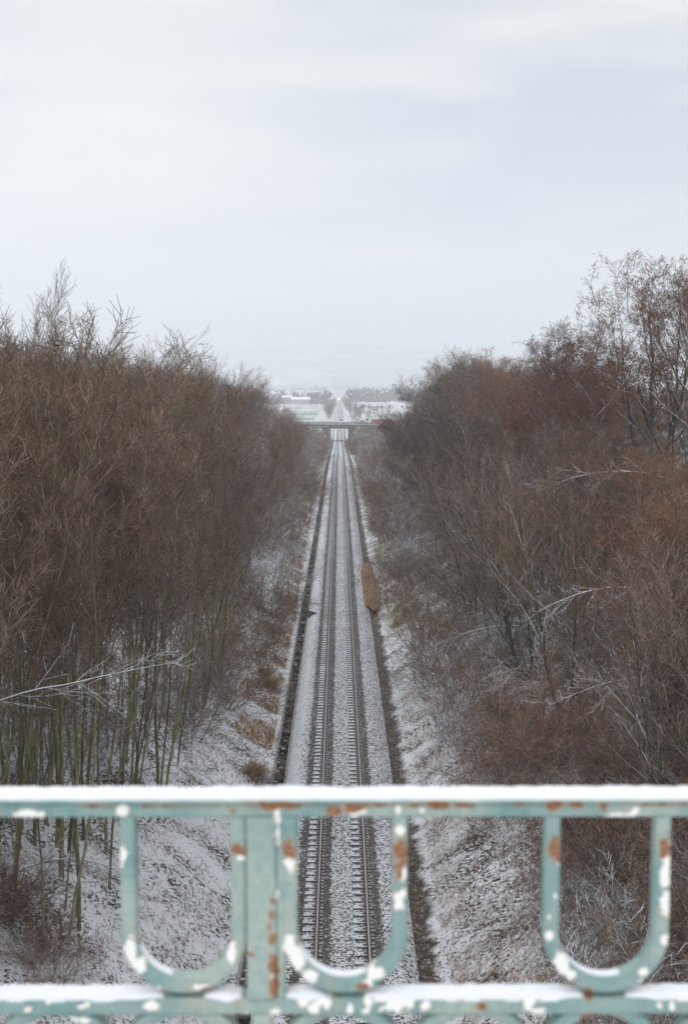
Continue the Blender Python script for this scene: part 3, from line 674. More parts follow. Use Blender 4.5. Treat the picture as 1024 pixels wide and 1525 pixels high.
# ---- ground cover: dead stems, litter and dry grass (nobody could count them)
def blades(name, label, n_, seed, xf, yf, L, wdt, upr, mats, weights):
    r = np.random.default_rng(seed)
    y = yf(r.random(n_)); x = xf(r.random(n_), y, r); z = ground_z(x, y)
    keep = vnoise(x, y, 1.3, seed) + vnoise(x, y, .45, seed + 1)*.8 + r.random(n_)*.55 > 1.12
    x, y, z = x[keep], y[keep], z[keep]; n2 = len(x)
    a = r.random(n2)*2*math.pi; el = np.abs(r.normal(0, upr, n2)).clip(0, 1.45); ln = L*(.4 + 1.2*r.random(n2)**2)
    d = np.stack([np.cos(a)*np.cos(el), np.sin(a)*np.cos(el), np.sin(el)], -1)*ln[:, None]
    sl = np.sign(x)*.60; d[:, 2] += d[:, 0]*sl*np.cos(el)
    p = np.stack([x, y, z + .01], -1); sde = np.stack([-np.sin(a), np.cos(a), np.zeros(n2)], -1)*(wdt*(.5 + r.random(n2)))[:, None]*.5
    bend = np.stack([np.zeros(n2), np.zeros(n2), ln*.10], -1)
    V = np.stack([p - sde, p + sde, p + d*.55 + sde*.8 + bend, p + d*.55 - sde*.8 + bend, p + d + sde*.25, p + d - sde*.25], 1).reshape(-1, 3)
    i = np.arange(n2)[:, None]*6
    Fq = np.concatenate([i + np.array([[0, 1, 2, 3]]), i + np.array([[3, 2, 4, 5]])], 0)
    mi = r.choice(len(mats), n2, p=weights); mi = np.concatenate([mi, mi])
    o = mesh(name, V, Fq, mats, mi=mi); tag(o, label, 'undergrowth', kind='stuff'); return o
yfn = lambda u: 27 + 190*u**2.1
blades('undergrowth', 'dead stems and leaf litter sticking out of the snow on the left bank', 85000, 3,
       lambda u, y, r: -(3.25 + 15*u**1.2), yfn, .20, .018, .6, [TWIG_GREY, TWIG_BROWN, LEAF_RUST], [.5, .42, .08])
blades('undergrowth', 'dense dead stems and litter sticking out of the snow on the right bank', 200000, 4,
       lambda u, y, r: 2.95 + 16*u**1.05, yfn, .30, .016, .5, [TWIG_GREY, TWIG_BROWN, LEAF_RUST], [.5, .38, .12])
blades('dry_grass', 'thin straw and dead stems round the muddy brown puddle', 2600, 12, lambda u, y, r: 1.75 + 1.5*u, lambda u: 96 + 34*u, .34, .03, .5, [STRAW, TWIG_BROWN], [.6, .4])
M_GRASSG = upsnow('green_grass', c4(.10, .15, .05), c4(.19, .25, .10), .9, .4, 2)
blades('dry_grass', 'dry orange brown grass along the left edge of the drainage channel', 50000, 6,
       lambda u, y, r: -(3.1 + 1.7*u**1.3 + .004*(y - 55)), lambda u: 62 + 350*u**1.1, .36, .035, .6, [STRAW, TWIG_BROWN], [.75, .25])
blades('dry_grass', 'tufts of straw and green grass along the foot of the right bank', 15000, 7,
       lambda u, y, r: 3.3 + 1.9*u**1.1, lambda u: 92 + 240*u**1.3, .55, .032, .9, [STRAW, M_GRASSG, TWIG_BROWN], [.34, .48, .18])
def tuft(x, y, s, seed, label):
    r = np.random.default_rng(seed); n_ = 800; a = r.random(n_)*6.283; k = np.abs(r.normal(0, .42, n_))*s*.6
    p = np.stack([x + np.cos(a)*k, y + np.sin(a)*k*3.2, np.zeros(n_)], -1); p[:, 2] = ground_z(p[:, 0], p[:, 1])
    d = np.stack([np.cos(a)*.6 + r.normal(.5, .5, n_), np.sin(a)*.4 + r.normal(-.2, .5, n_), .45 + .5*r.random(n_)], -1)*s*(.25 + .5*r.random(n_))[:, None]
    sde = np.stack([-np.sin(a), np.cos(a), a*0], -1)*.012; mid = p + d*.6; tip = p + d*np.array([1.25, 1.25, .75])
    V = np.stack([p - sde, p + sde, mid + sde, mid - sde, tip + sde*.2, tip - sde*.2], 1)
    c = np.array([x, y, float(ground_z(x, y))]); V = (V - c).reshape(-1, 3)
    i = np.arange(n_)[:, None]*6; o = mesh('grass_tuft', V, np.concatenate([i + [[0, 1, 2, 3]], i + [[3, 2, 4, 5]]]), STRAW)
    o.location = c; tag(o, label, 'grass tuft')
tuft(-3.7, 57.5, .85, 1, 'dry brown grass tuft just above the railing left of the drainage channel')
tuft(-3.85, 74, .95, 2, 'orange brown grass tuft on the snowy bank farther up the channel')
tuft(-4.3, 76.5, .6, 3, 'small orange grass tuft beside the larger one on the left bank')

# ---- snow-laden saplings and boughs leaning out over the banks
def bough(x, y, h, az, L, droop, seed, label, r0=.035, nb=16):
    t = Tree(seed); z = float(ground_z(x, y)) + h
    d = np.array([math.cos(az), math.sin(az), .35]); P = [dict(K=12, w=.05, up=-.35*droop/11*3, n=nb, t0=.15, ang=(20, 50), len=.33, fall=.5, tip=.2, rr=.45, biglev=-1),
         dict(K=6, w=.09, up=.0, n=5, t0=.15, ang=(25, 50), len=.5, fall=.4, rr=.5, minl=.3), dict(K=3, w=.1, up=0, n=0, t0=0, ang=(0, 0), len=0)]
    if h < .5: d[2] = .8
    t.grow(np.zeros(3), d, L, r0, 0, P)
    if h >= .5:                                # the stem the bough grows from, rooted in the bank
        k = np.linspace(0, 1, 9)[:, None]; e0 = np.array([-math.cos(az)*.5, -math.sin(az)*.5, -h - .4])
        st = e0*(1 - k) + np.sin(k*math.pi)*np.array([-.12, .1, 0]); t.big.append((st, np.linspace(r0*1.7, r0, 9)))
    V, Fq = tubes([(p, np.maximum(r, .006)) for p, r in t.big + t.mid + t.tw], 4)
    o = mesh('leaning_sapling', V, Fq, TWIG_SNOWY); o.location = (x, y, z); tag(o, label, 'sapling')
bough(-8.3, 30.5, 6.3, .35, 4.8, .35, 1, 'snow topped bough reaching in from the left edge above the olive green poles')
bough(-9.0, 36, 0, .5, 4.5, 1.3, 2, 'thin arching sapling with snow at the foot of the olive green poles')
bough(-7.6, 48, 0, .2, 4.2, 1.3, 3, 'thin snowy sapling leaning over the open snow of the left bank')
bough(-9.5, 84, 3.0, .1, 6.0, .8, 4, 'long pale bough hanging over the left bank above the grass tufts')
bough(9.0, 66, 1.5, 3.3, 5.0, .8, 5, 'long snow covered bough reaching towards the track from the right')
bough(11.5, 42, 2.0, 2.9, 5.5, .9, 6, 'snowy bough with side twigs among the rust brown leaves at lower right')
bough(12.0, 50, 3.4, 3.4, 5.5, .7, 7, 'crooked snow topped bough at the right edge halfway up the bank', .05)
bough(10.6, 36, .5, 2.6, 4.2, .9, 8, 'fine snowy bough seen through the rightmost loop of the railing')
bough(14.5, 62, 5.2, 3.2, 6.0, .8, 9, 'pale snow lined bough beneath the tall tree on the right', .04)
bough(8.6, 100, 2.0, 3.5, 5.0, .9, 10, 'snow whitened sapling bending over the middle of the right bank')

# ---------------------------------------------------------------- road bridge with its traffic
def zdeck(x): return -.35 - .012*x
ob = empty('road_bridge', (0, ROAD_Y, float(track_z(ROAD_Y))))
tag(ob, 'concrete road bridge crossing the railway in the distance', 'bridge')
def put(o, par): o.parent = par; o.matrix_parent_inverse = par.matrix_basis.inverted(); return o
b = MB(); x0, x1 = -45, 60
def slab(b, x0, x1, y0, y1, t0, t1, m=0):
    b.add([(x0, y0, zdeck(x0)+t0), (x1, y0, zdeck(x1)+t0), (x1, y1, zdeck(x1)+t0), (x0, y1, zdeck(x0)+t0), (x0, y0, zdeck(x0)+t1), (x1, y0, zdeck(x1)+t1), (x1, y1, zdeck(x1)+t1), (x0, y1, zdeck(x0)+t1)],
          [(0,3,2,1),(4,5,6,7),(0,1,5,4),(1,2,6,5),(2,3,7,6),(3,0,4,7)], m)
slab(b, x0, x1, ROAD_Y - 5.6, ROAD_Y + 5.6, -.9, 0)
slab(b, -4.6, 4.6, ROAD_Y - 5.4, ROAD_Y + 5.4, -1.7, -.9)
put(b.build('deck', M_CONC_D), ob)
for yy in (ROAD_Y - 5.5, ROAD_Y + 5.5):
    b = MB()
    for k, hh in enumerate((.3, .68)): slab(b, x0, x1, yy - .05, yy + .05, hh, hh + .16)
    for i in range(53): slab(b, x0 + i*2, x0 + i*2 + .14, yy - .12, yy - .06, 0, 1.0)
    put(b.build('guard_rail', M_CONC_D), ob)
b = MB(); slab(b, x0, x1, ROAD_Y - 5.3, ROAD_Y - 4.2, .004, .12); slab(b, x0, x1, ROAD_Y + 4.2, ROAD_Y + 5.3, .004, .12); put(b.build('snowy_verge', M_SNOW), ob)
zt_ = float(track_z(ROAD_Y))
for sgn in (-1, 1):
    b = MB(); xa = sgn*3.55; xb = sgn*4.5
    b.box(min(xa, xb), max(xa, xb), ROAD_Y - 5, ROAD_Y + 5, zt_ - .8, zdeck(0) - 1.68)
    put(b.build('abutment', M_CONC if sgn < 0 else M_CONC_D), ob)
    b = MB(); p = [(sgn*4.5, zt_ - .8), (sgn*9.5, zt_ + .2), (sgn*9.5, zdeck(0) - .95), (sgn*4.5, zdeck(0) - .95)]
    if sgn > 0: p = p[::-1]
    b.prismy(p, ROAD_Y - 5.2, ROAD_Y - 4.7); put(b.build('wing_wall', M_CONC_D), ob)
def car(name, x, yy, L, Wd, H, paint_, label, van=False, heading=1):
    r_ = empty(name, (x, yy, zdeck(x))); tag(r_, label, 'van' if van else 'car'); r_.rotation_euler = (0, math.atan(.012), 0 if heading > 0 else math.pi)
    h = H; pr = [(-L/2, .32), (-L/2, h*.92), (-L/2 + .15, h), (L*.12, h), (L*.27, h*.60), (L*.46, h*.50), (L/2, h*.36), (L/2, .32)] if van else \
        [(-L/2, .32), (-L/2 + .05, h*.62), (-L*.36, h*.68), (-L*.26, h), (L*.06, h), (L*.22, h*.66), (L*.46, h*.58), (L/2, h*.42), (L/2, .32)]
    b = MB(); b.prismy(pr, -Wd/2, Wd/2); o = b.build('body', paint_, r_, bevel=.06)
    b = MB(); g = [(L*.0, h*.62), (L*.0, h*.92), (L*.10, h*.92), (L*.21, h*.62)] if van else [(-L*.28, h*.68), (-L*.22, h*.93), (L*.05, h*.93), (L*.15, h*.68)]
    b.prismy(g, -Wd/2 - .012, Wd/2 + .012); b.build('window', M_GLASSD, r_)
    for wx in (-L*.31, L*.31):
        for wy in (-Wd/2 + .1, Wd/2 - .1):
            b = MB(); b.cyl((wx, wy - .11, .32), (wx, wy + .11, .32), .32, k=14); b.build('wheel', M_DARK, r_)
car('van', -.1 + 0.3, ROAD_Y - 2.4, 4.9, 1.9, 2.5, M_WHITE, 'white van driving across the road bridge above the tracks', True)
car('parked_car', 9.9, ROAD_Y + 2.2, 4.3, 1.8, 1.55, M_BLUE, 'pale blue car on the road to the right of the bridge')
tr = empty('truck', (17.6, ROAD_Y + 2.4, zdeck(17.6))); tag(tr, 'truck with a long red trailer on the road at the right', 'truck')
b = MB(); b.box(-4.2, 3.4, -1.2, 1.2, .9, 2.2); b.build('trailer', M_RED, tr, bevel=.03)
b = MB(); b.prismy([(-7, .5), (-7, 2.0), (-6.5, 2.7), (-4.6, 2.7), (-4.6, .5)], -1.15, 1.15); b.build('cab', M_WHITE, tr, bevel=.08)
b = MB(); b.prismy([(-6.85, 1.7), (-6.5, 2.4), (-5.7, 2.4), (-5.7, 1.7)], -1.17, 1.17); b.build('window', M_GLASSD, tr)
for wx in (-6.1, 1.3, 2.6):
    for wy in (-1, 1):
        b = MB(); b.cyl((wx, wy - .15, .5), (wx, wy + .15, .5), .5, k=14); b.build('wheel', M_DARK, tr)
wl = MB(); slab(wl, 5.6, 9.2, ROAD_Y + 7.2, ROAD_Y + 7.5, -.9, 1.75); slab(wl, 9.2, 23, ROAD_Y + 7.2, ROAD_Y + 7.5, -.9, 1.35)
tag(wl.build('low_wall', M_WALLS[1]), 'low white wall beside the road to the right of the bridge', 'wall')
# pole, hut and shed on the right
pz = float(ground_z(6.6, 545))
b = MB(); b.cyl((0, 0, -.5), (0, 0, 9.6), .24, .15, 8); b.box(-.5, .5, -.06, .06, 9.1, 9.25)
o = b.build('utility_pole', M_CONC); o.location = (6.6, 545, pz); tag(o, 'pale concrete utility pole right of the road bridge', 'pole')
hz_ = float(ground_z(11.4, 470)); hut = empty('hut', (11.6, 470, hz_)); tag(hut, 'small green hut with a snow covered roof at the end of the right bank', 'hut')
b = MB(); b.box(-1, 1, -1.2, 1.2, -.4, 1.7); b.build('wall', M_GREEN, hut)
b = MB(); b.prism([(-1.5, 1.7), (0, 2.35), (1.5, 1.7), (1.5, 1.95), (0, 2.6), (-1.5, 1.95)], -1.25, 1.25); b.build('roof', M_SNOW, hut)
b = MB(); b.box(-.3, .3, -1.23, -1.19, 0, 1.5); b.build('door', M_DARK, hut)
def house(x, y, Wd, D, H, rz, wm, label, group=None, roofh=None, name='house', z=None):
    h_ = empty(name, (x, y, float(ground_z(x, y)) - .1 if z is None else z), rz); tag(h_, label, 'house' if name == 'house' else name.replace('_', ' '), group)
    b = MB(); rh = roofh or D*.3
    b.prism([(-D/2, -1), (-D/2, H), (0, H + rh), (D/2, H), (D/2, -1)], -Wd/2, Wd/2); b.build('wall', wm, h_)
    b = MB(); o_ = .5; th = .35
    b.prism([(-D/2 - o_, H - o_*.6), (0, H + rh), (D/2 + o_, H - o_*.6), (D/2 + o_, H - o_*.6 + th), (0, H + rh + th), (-D/2 - o_, H - o_*.6 + th)], -Wd/2 - o_, Wd/2 + o_); b.build('roof', M_ROOF, h_)
    k = max(2, int(Wd/3.5))
    for i in range(k):
        b = MB(); xx = -Wd/2 + Wd*(i + .5)/k; b.box(xx - .5, xx + .5, -D/2 - .04, -D/2 + .02, H*.45, H*.45 + 1.3); b.build('window', M_GLASSD, h_)
    return h_
house(17.2, 520, 7, 6, 3.4, .5, M_BLUE, 'pale blue walled cottage half hidden by the trees right of the road bridge', roofh=1.6)

# ---------------------------------------------------------------- the plain beyond
def field(name, x0, x1, y0, y1, mat, h, seed):
    r = random.Random(seed); j = lambda: r.uniform(-.04, .04)*(x1 - x0)
    v = [(x0, y0, 0), (x1, y0 + (y1-y0)*.05, 0), (x1, y1, 0), (x0, y1 - (y1-y0)*.06, 0)]
    v = [(a, b_, float(ground_z(a, b_)) + h) for a, b_, _ in v]
    tag(mesh(name, v, [(0, 1, 2, 3)], mat), kind='structure')
def fieldmat(name, a, b_, sc, cover):
    m = Mat(name); o = m.obj(); v = m.noise(o, sc, 5, .6, (1, .3, 1)); m.col(m.mix(m.rng(v, cover - .1, cover + .1), a, b_)); return m.m
M_FSNOW = fieldmat('snowy_field', c4(.42, .40, .38), c4(.72, .73, .76), .05, .50)
M_FGREEN = fieldmat('winter_wheat_with_snow', c4(.25, .34, .24), c4(.62, .66, .62), .03, .52)
M_FTAN = fieldmat('stubble_with_snow', c4(.34, .27, .21), c4(.70, .68, .67), .03, .45)
field('snow_field', -420, -16, 700, 905, M_FSNOW, .25, 1); field('green_field', -520, -17, 925, 1180, M_FGREEN, .3, 2); field('snow_field', -600, -16, 1200, 1620, M_FSNOW, .4, 3)
field('snow_field', 17, 420, 760, 985, M_FSNOW, .25, 4); field('green_field', 19, 520, 995, 1270, M_FGREEN, .3, 5); field('stubble_field', 15, 560, 1290, 1520, M_FTAN, .4, 6)
field('snow_field', 14, 900, 1530, 1830, M_FSNOW, .4, 7); field('green_field', -900, -20, 2150, 2650, M_FGREEN, .5, 8); field('snow_field', 18, 1000, 2250, 2600, M_FSNOW, .5, 9)
field('stubble_field', -1200, -20, 2750, 3300, M_FTAN, .6, 10); field('green_field', 20, 1300, 2750, 3300, M_FGREEN, .6, 11)
field('snow_field', -1800, 1800, 3500, 4100, M_FSNOW, .8, 12); field('green_field', -1900, 1900, 4300, 5400, M_FGREEN, 1, 13)
# far woods and hedges reading as one mass
M_FARWOOD = plain('far_wood', (.075, .065, .062), .95, .35, .08)
def farwood(label, x0, x1, y, dep, H, n_, seed):
    r = np.random.default_rng(seed); Vs = []; Fs = []; base = 0
    for i in range(n_):
        cx = x0 + (x1 - x0)*(i + r.random())/n_; cy = y + r.uniform(-.5, .5)*dep; h = H*r.uniform(.55, 1.15); w_ = h*r.uniform(.35, .6)
        k = 70; a = r.random(k)*6.283; u = r.random(k); rad = w_*np.sqrt(1 - (2*u - 1)**2*.85)*r.random(k)**.35
        c = np.stack([cx + np.cos(a)*rad, cy + np.sin(a)*rad, float(ground_z(cx, cy)) + u*h], -1); s_ = h*.13
        v = c[:, None, :] + r.normal(0, s_, (k, 3, 3)); Vs.append(v.reshape(-1, 3)); Fs.append(np.arange(k*3).reshape(-1, 3) + base); base += k*3
    tag(mesh('far_wood', np.concatenate(Vs), np.concatenate(Fs), M_FARWOOD), label, 'wood', kind='stuff')
farwood('dark line of trees across the plain left of the far track', -420, -14, 1720, 120, 13, 120, 1)
farwood('dark line of trees across the plain right of the far track', 13, 460, 1950, 200, 15, 150, 2)
farwood('hedge at the near edge of the green field on the left', -300, -40, 1190, 10, 3, 60, 3)
farwood('thin hedge across the snow field on the right', 16, 420, 1400, 12, 3, 70, 4)
farwood('hazy band of woodland behind the village on the right', 30, 1300, 3400, 250, 16, 160, 5)
farwood('hazy band of woodland behind the village on the left', -1300, -30, 3450, 250, 16, 160, 6)
farwood('hazy woodland at the foot of the hills', -2400, 2400, 5600, 500, 24, 300, 7)
hb = house(-46, 1660, 22, 10, 6, .1, M_WALL, 'long pale farm building left of the far track', name='farm_building')
hb = house(-62, 1690, 12, 9, 8, -.1, M_WALL, 'tall pale farm building at the left end of the farm', name='farm_building')
hb = house(-29, 1700, 9, 8, 5, 0, M_WALL, 'small pale farm building nearest the far track', name='farm_building')
rh = random.Random(77); protoH = []
for i in range(3): protoH.append(house(0, 0, 13 + 2*i, 9, 5.5 + i, 0, M_WALLS[i], 'x', z=0))
usedH = [False]*3
for i in range(64):
    side = -1 if i % 2 else 1
    y = rh.uniform(2450, 3250); x = side*(30 + rh.random()**.9*y*.17); k = rh.randrange(3)
    src = protoH[k]
    if usedH[k]:
        c = src.copy(); link(c)
        for ch in src.children: d_ = ch.copy(); link(d_, c)
    else: c = src; usedH[k] = True
    c.location = (x, y, float(ground_z(x, y)) - .1); c.rotation_euler = (0, 0, rh.uniform(-1, 1))
    c['label'] = '%s house in the hazy village %s of the far track' % (('cream', 'white', 'ochre')[k], 'left' if side < 0 else 'right')
    c['group'] = '%s village houses %s of the far track' % (('cream', 'white', 'ochre')[k], 'left' if side < 0 else 'right')
# approaching train with its lamps lit
tn = empty('train', (0, 2040, float(track_z(2040)) + .2)); tag(tn, 'distant train with a bright orange headlight coming down the far track', 'train')
b = MB(); b.prism([(0, .5), (-.0, 1.9), (.7, 3.6), (1.3, 3.9), (40, 3.9), (40, .5)], -1.45, 1.45); b.build('body', M_CONC_D, tn, bevel=.15)
b = MB(); b.prism([(.02, 2.1), (.58, 3.3), (.50, 3.3), (-.06, 2.1)], -1.1, 1.1); b.build('windscreen', M_GLASSD, tn)
ml = Mat('lit_headlight'); ml.b.inputs['Emission Color'].default_value = (1, .55, .18, 1); ml.b.inputs['Emission Strength'].default_value = 14
for hx, hzv in ((-.75, 1.3), (.75, 1.3), (0, 3.0)):
    b = MB(); b.cyl((hx, -.9 if hzv < 2 else -.4, hzv), (hx, -.02, hzv), .52, .4, 16); b.build('headlight', ml.m, tn)

# ---- hills
hx = np.linspace(-3450, 3450, 150); hy = np.linspace(6200, 9500, 60); HX, HY = np.meshgrid(hx, hy)
t_ = sstep((HY - 6300)/2500); ridge = 330 + 45*(vnoise(HX, HY*0, .0011, 9) - .5)*2 - .012*HX*(HX < 0)*-1*0
HZ = -12 + t_*(ridge*(.78 + .22*vnoise(HX, HY, .0016, 4)) + 26*(vnoise(HX, HY, .006, 5) - .5) + 10*(vnoise(HX, HY, .02, 6) - .5))
i = np.arange(HX.size).reshape(HX.shape)
m = Mat('wooded_snowy_hills'); o_ = m.obj(); f = m.rng(m.noise(o_, .004, 5, .65, (1, 1, 1)), .52, .60)
m.col(m.mix(f, c4(.09, .10, .11), c4(.80, .80, .82)))
tag(mesh('hills', np.stack([HX, HY, HZ], -1).reshape(-1, 3), np.stack([i[:-1, :-1], i[:-1, 1:], i[1:, 1:], i[1:, :-1]], -1).reshape(-1, 4), m.m, smooth=True), kind='structure')

# ---------------------------------------------------------------- the old bridge with its railing
ZB = 16.05; YR = 1.817; X0 = -.194
def sweep(path, w, depth, closed=False, nf=4, bev=.0016):
    """flat iron bar following path (x, z) points ; w in the plane of the railing, depth along y"""
    P = np.array(path, dtype=float); n_ = len(P); T = np.gradient(P, axis=0); T /= np.linalg.norm(T, axis=1, keepdims=True); N = np.stack([-T[:, 1], T[:, 0]], -1)
    us = list(np.linspace(-w/2 + bev, w/2 - bev, nf + 1)); sec = [(u, -depth/2) for u in us] + [(w/2, -depth/2 + bev), (w/2, 0), (w/2, depth/2 - bev), (w/2 - bev, depth/2), (-w/2 + bev, depth/2), (-w/2, depth/2 - bev), (-w/2, 0), (-w/2, -depth/2 + bev)]
    k = len(sec); V = np.zeros((n_, k, 3))
    for j, (u, d) in enumerate(sec): V[:, j, 0] = P[:, 0] + N[:, 0]*u; V[:, j, 2] = P[:, 1] + N[:, 1]*u; V[:, j, 1] = d
    i = np.arange(n_*k).reshape(n_, k); j = np.roll(i, -1, 1)
    Fq = [tuple(q) for q in np.stack([i[:-1], j[:-1], j[1:], i[1:]], -1).reshape(-1, 4)]
    Fq += [tuple(i[0][::-1]), tuple(i[-1])]
    return V.reshape(-1, 3), Fq
def wear(o, dz=0, dx=0):
    me = o.data; A = {}
    for nm in ('chip', 'rust', 'tone'): A[nm] = np.zeros(len(me.vertices), dtype=np.float32)
    co = np.zeros(len(me.vertices)*3, dtype=np.float32); me.vertices.foreach_get('co', co); co = co.reshape(-1, 3)
    X = co[:, 0] + dx; Z = co[:, 2] + dz
    nzv = np.array([noise.noise(Vector((x*70, y_*70, z*70))) + .9*noise.noise(Vector((x*190, y_*190, z*190 + 7))) for x, y_, z in zip(X, co[:, 1], Z)])
    for nm, L in (('chip', CHIPS), ('rust', RUSTS)):
        v = np.full(len(X), -1.0)
        for cx, cz, rx, rz in L:
            d = np.sqrt(((X - cx)/(rx*1.12))**2 + ((Z - cz)/(rz*1.12))**2); v = np.maximum(v, 1 - d + nzv*.62)
        far = (np.abs(X + .0) > .62); rnd_ = np.array([noise.noise(Vector((x*30 + 9, y_*20, z*30 + (5 if nm == 'chip' else 50)))) for x, y_, z in zip(X, co[:, 1], Z)])
        v = np.where(far, (rnd_ - .42)*3, v)
        A[nm] = np.clip(v, -1, 1).astype(np.float32)
    A['tone'] = np.array([.5 + .8*noise.noise(Vector((x*9, 3.3, z*9))) + .35*math.exp(-((x + .02)/.1)**2) for x, z in zip(X, Z)], dtype=np.float32)
    for nm in A: me.attributes.new(nm, 'FLOAT', 'POINT').data.foreach_set('value', A[nm])
    me.polygons.foreach_set('use_smooth', np.ones(len(me.polygons), dtype=bool))
rl = empty('railing', (X0, YR, ZB)); tag(rl, 'old teal iron railing with peeling paint and snow on its rails across the foreground', 'railing')
def iron(name, path, w, depth, y=0, nf=4):
    V, Fq = sweep(path, w, depth, nf=nf); V[:, 1] += y; o = mesh(name, V, Fq, M_PAINT, rl); wear(o); return o
def line(x0, z0, x1, z1, st): k = max(2, int(math.hypot(x1-x0, z1-z0)/st)); return [(x0 + (x1-x0)*i/k, z0 + (z1-z0)*i/k) for i in range(k + 1)]
XE = 2.6
top_rail = iron('top_rail', line(-XE, -.5536, XE, -.5536, .004), .0200, .034)
V, Fq = sweep(line(-XE, -.5414, XE, -.5414, .01), .0045, .046, nf=1, bev=.001); o = mesh('rail_cap', V, Fq, M_PAINT, rl); wear(o)
low_rail = iron('lower_rail', line(-XE, -.8205, XE, -.8205, .004), .0215, .034, nf=4)
iron('bottom_rail', line(-XE, -1.44, XE, -1.44, .05), .03, .034)
def upath(cx, r=.0725, z0=-.5637, zc=-.7205):
    p = line(cx - r, z0, cx - r, zc, .003)
    p += [(cx - r*math.cos(t), zc - r*math.sin(t)) for t in np.linspace(0, math.pi, 76)[1:-1]]
    return p + line(cx + r, zc, cx + r, z0, .003)
def apath(cx, r=.0725, z0=-.898): # upright arch beneath the lower rail
    return [(cx - r, -1.42), (cx - r, -1.2), (cx - r, -1.05), (cx - r, -.96)] + [(cx - r*math.cos(t), z0 + r*math.sin(t)) for t in np.linspace(0, math.pi, 60)] + [(cx + r, -.96), (cx + r, -1.05), (cx + r, -1.2), (cx + r, -1.42)]
PER = .902; LOOPS = {}
for k in range(-2, 3):
    c = k*PER
    iron('post', line(c - .0035, -.5636, c - .0035, -.8098, .004), .0385, .040, nf=8)
    iron('post_strap', line(c + .0215, -.5636, c + .0215, -.8098, .003), .0110, .033, nf=3)
    iron('post', line(c - .003, -.8312, c - .003, -1.42, .03), .026, .036, nf=3)
    for dx in (.106, .451, .796):
        if abs(c + dx) < XE - .1: LOOPS[round(c + dx, 3)] = iron('loop', upath(c + dx), .0195, .031)
    for dx in (.106, .278, .451, .624, .796):
        if abs(c + dx) < XE - .1: iron('arch', apath(c + dx + (-.003)), .0195, .028, y=.002)
def snowcap(name, x0, x1, z, w, h, seed, y=0, taper=.03, par=None):
    xs = np.arange(x0, x1 + .0001, .005); k = 14; V = []
    for x in xs:
        e_ = min(1, (x - x0)/taper + .12, (x1 - x)/taper + .12)
        hh = h*(.25 + .75*e_**.6)*(1 + .30*noise.noise(Vector((x*14, seed, 0))) + .22*noise.noise(Vector((x*60, seed, 3))))
        ww = w*(1 + .05*noise.noise(Vector((x*35, seed, 7))))*(.75 + .25*e_)
        for j in range(k):
            t = math.pi*j/(k - 1); c_ = math.cos(t); s_ = math.sin(t)
            V.append((x, y - ww/2*math.copysign(abs(c_)**.55, c_) , z + hh*abs(s_)**.6 - (.003 if j in (0, k-1) else 0) + .0009*noise.noise(Vector((x*120, j*1.7, seed)))))
    n_ = len(xs); i = np.arange(n_*k).reshape(n_, k)
    Fq = [tuple(q) for q in np.stack([i[:-1, :-1], i[1:, :-1], i[1:, 1:], i[:-1, 1:]], -1).reshape(-1, 4)] + [tuple(i[0]), tuple(i[-1][::-1])]
    return mesh(name, V, Fq, M_SNOW, par or rl, smooth=True)
snowcap('snow_cap', -XE, XE, -.5395, .044, .0088, 1, par=top_rail)
segs = []
for k in range(-2, 3):
    c = k*PER; segs += [(c - .027, c - .056 + .0, 0)]
edges = []
for k in range(-3, 4):
    c = k*PER
    edges += [(c + .027, c + .082), (c + .132, c + .425), (c + .478, c + .768), (c + .822, c + PER - .027)]
for i_, (a, b_) in enumerate(edges):
    a = max(a, -XE); b_ = min(b_, XE)
    if b_ - a > .02: snowcap('snow_cap', a, b_, -.8105, .034, .0092, 20 + i_, par=low_rail, taper=.02 if b_ - a < .1 else .045)
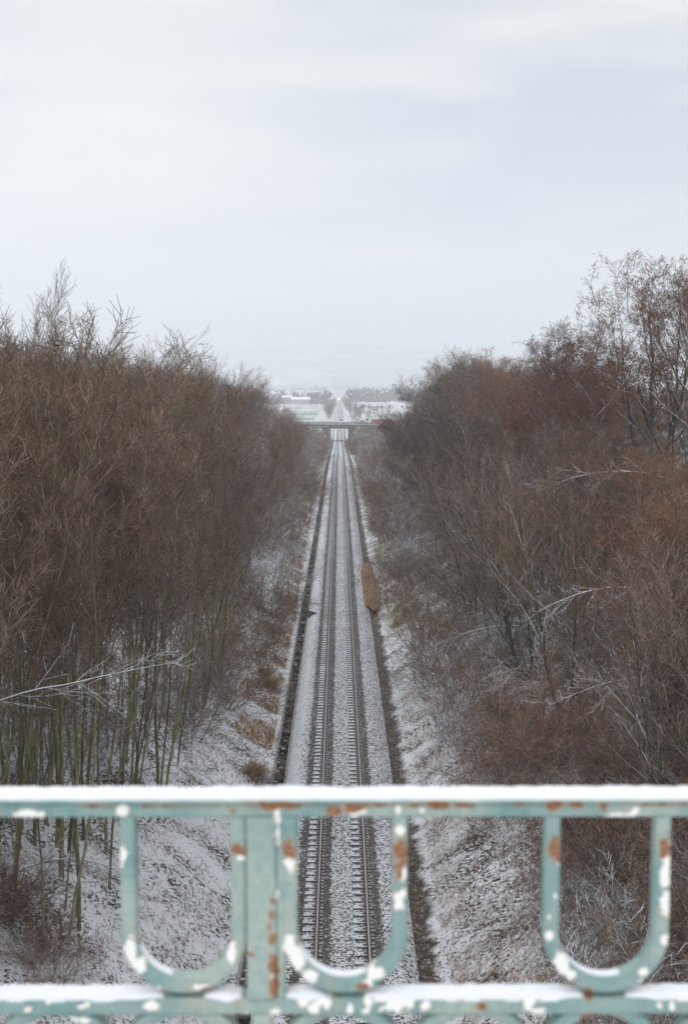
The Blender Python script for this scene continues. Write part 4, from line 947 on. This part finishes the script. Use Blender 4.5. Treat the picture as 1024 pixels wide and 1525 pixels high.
def innersnow(cx, t0, t1, h, seed):
    V = []; k = 8; ts = np.linspace(t0, t1, 40); r = .0725 - .0097
    for q, t in enumerate(ts):
        e_ = math.sin(math.pi*q/39)**.6
        for j in range(k):
            a = math.pi*j/(k - 1); hh = (h*math.sin(a)**.7*e_*(1 + .3*noise.noise(Vector((t*6, seed, 1))))) - (.001 if j in (0, k-1) else 0)
            V.append((cx - (r - hh)*math.cos(t), .002 - .010*math.cos(a), -.7205 - (r - hh)*math.sin(t)))
    i = np.arange(40*k).reshape(40, k)
    if round(cx, 3) in LOOPS: mesh('snow_cap', V, [tuple(q) for q in np.stack([i[:-1, :-1], i[:-1, 1:], i[1:, 1:], i[1:, :-1]], -1).reshape(-1, 4)], M_SNOW, LOOPS[round(cx, 3)], smooth=True)
for k in range(-2, 3):
    c = k*PER
    innersnow(c + .106, .45, 2.0, .003, 1); innersnow(c - PER + .796, .35, 1.3, .0022, 2); innersnow(c + .451, .6, 1.9, .002, 3)
vb = empty('viaduct', (0, -2.5, 14.4)); tag(vb, 'old bridge deck carrying the railing high above the cutting', 'bridge')
def put(o, par): o.parent = par; o.matrix_parent_inverse = par.matrix_basis.inverted(); return o
b = MB(); b.box(-30, 30, -5.5, 1.95, 13.7, 14.40); put(b.build('deck', M_CONC_D), vb)
b = MB(); b.box(-30, 30, -5.4, 1.70, 14.404, 14.44); put(b.build('pavement', M_SNOW), vb)
for sgn in (-1, 1):
    b = MB(); b.box(sgn*12 - 1, sgn*12 + 1, -5, 1.4, 0, 13.69); put(b.build('pier', M_CONC), vb)

# ---------------------------------------------------------------- the cold haze over the plain
hm = bpy.data.materials.new('haze'); hm.use_nodes = True; hn = hm.node_tree; hn.nodes.clear()
pv = hn.nodes.new('ShaderNodeVolumePrincipled'); pv.inputs['Color'].default_value = (.935, .96, .99, 1); pv.inputs['Density'].default_value = HAZE
pv.inputs['Anisotropy'].default_value = .0
ho = hn.nodes.new('ShaderNodeOutputMaterial'); hn.links.new(pv.outputs[0], ho.inputs['Volume'])
b = MB(); b.box(-3600, 3600, -80, 9800, -14, 430); o = b.build('haze', hm); tag(o, 'thin cold haze lying over the whole valley', 'haze', kind='stuff')
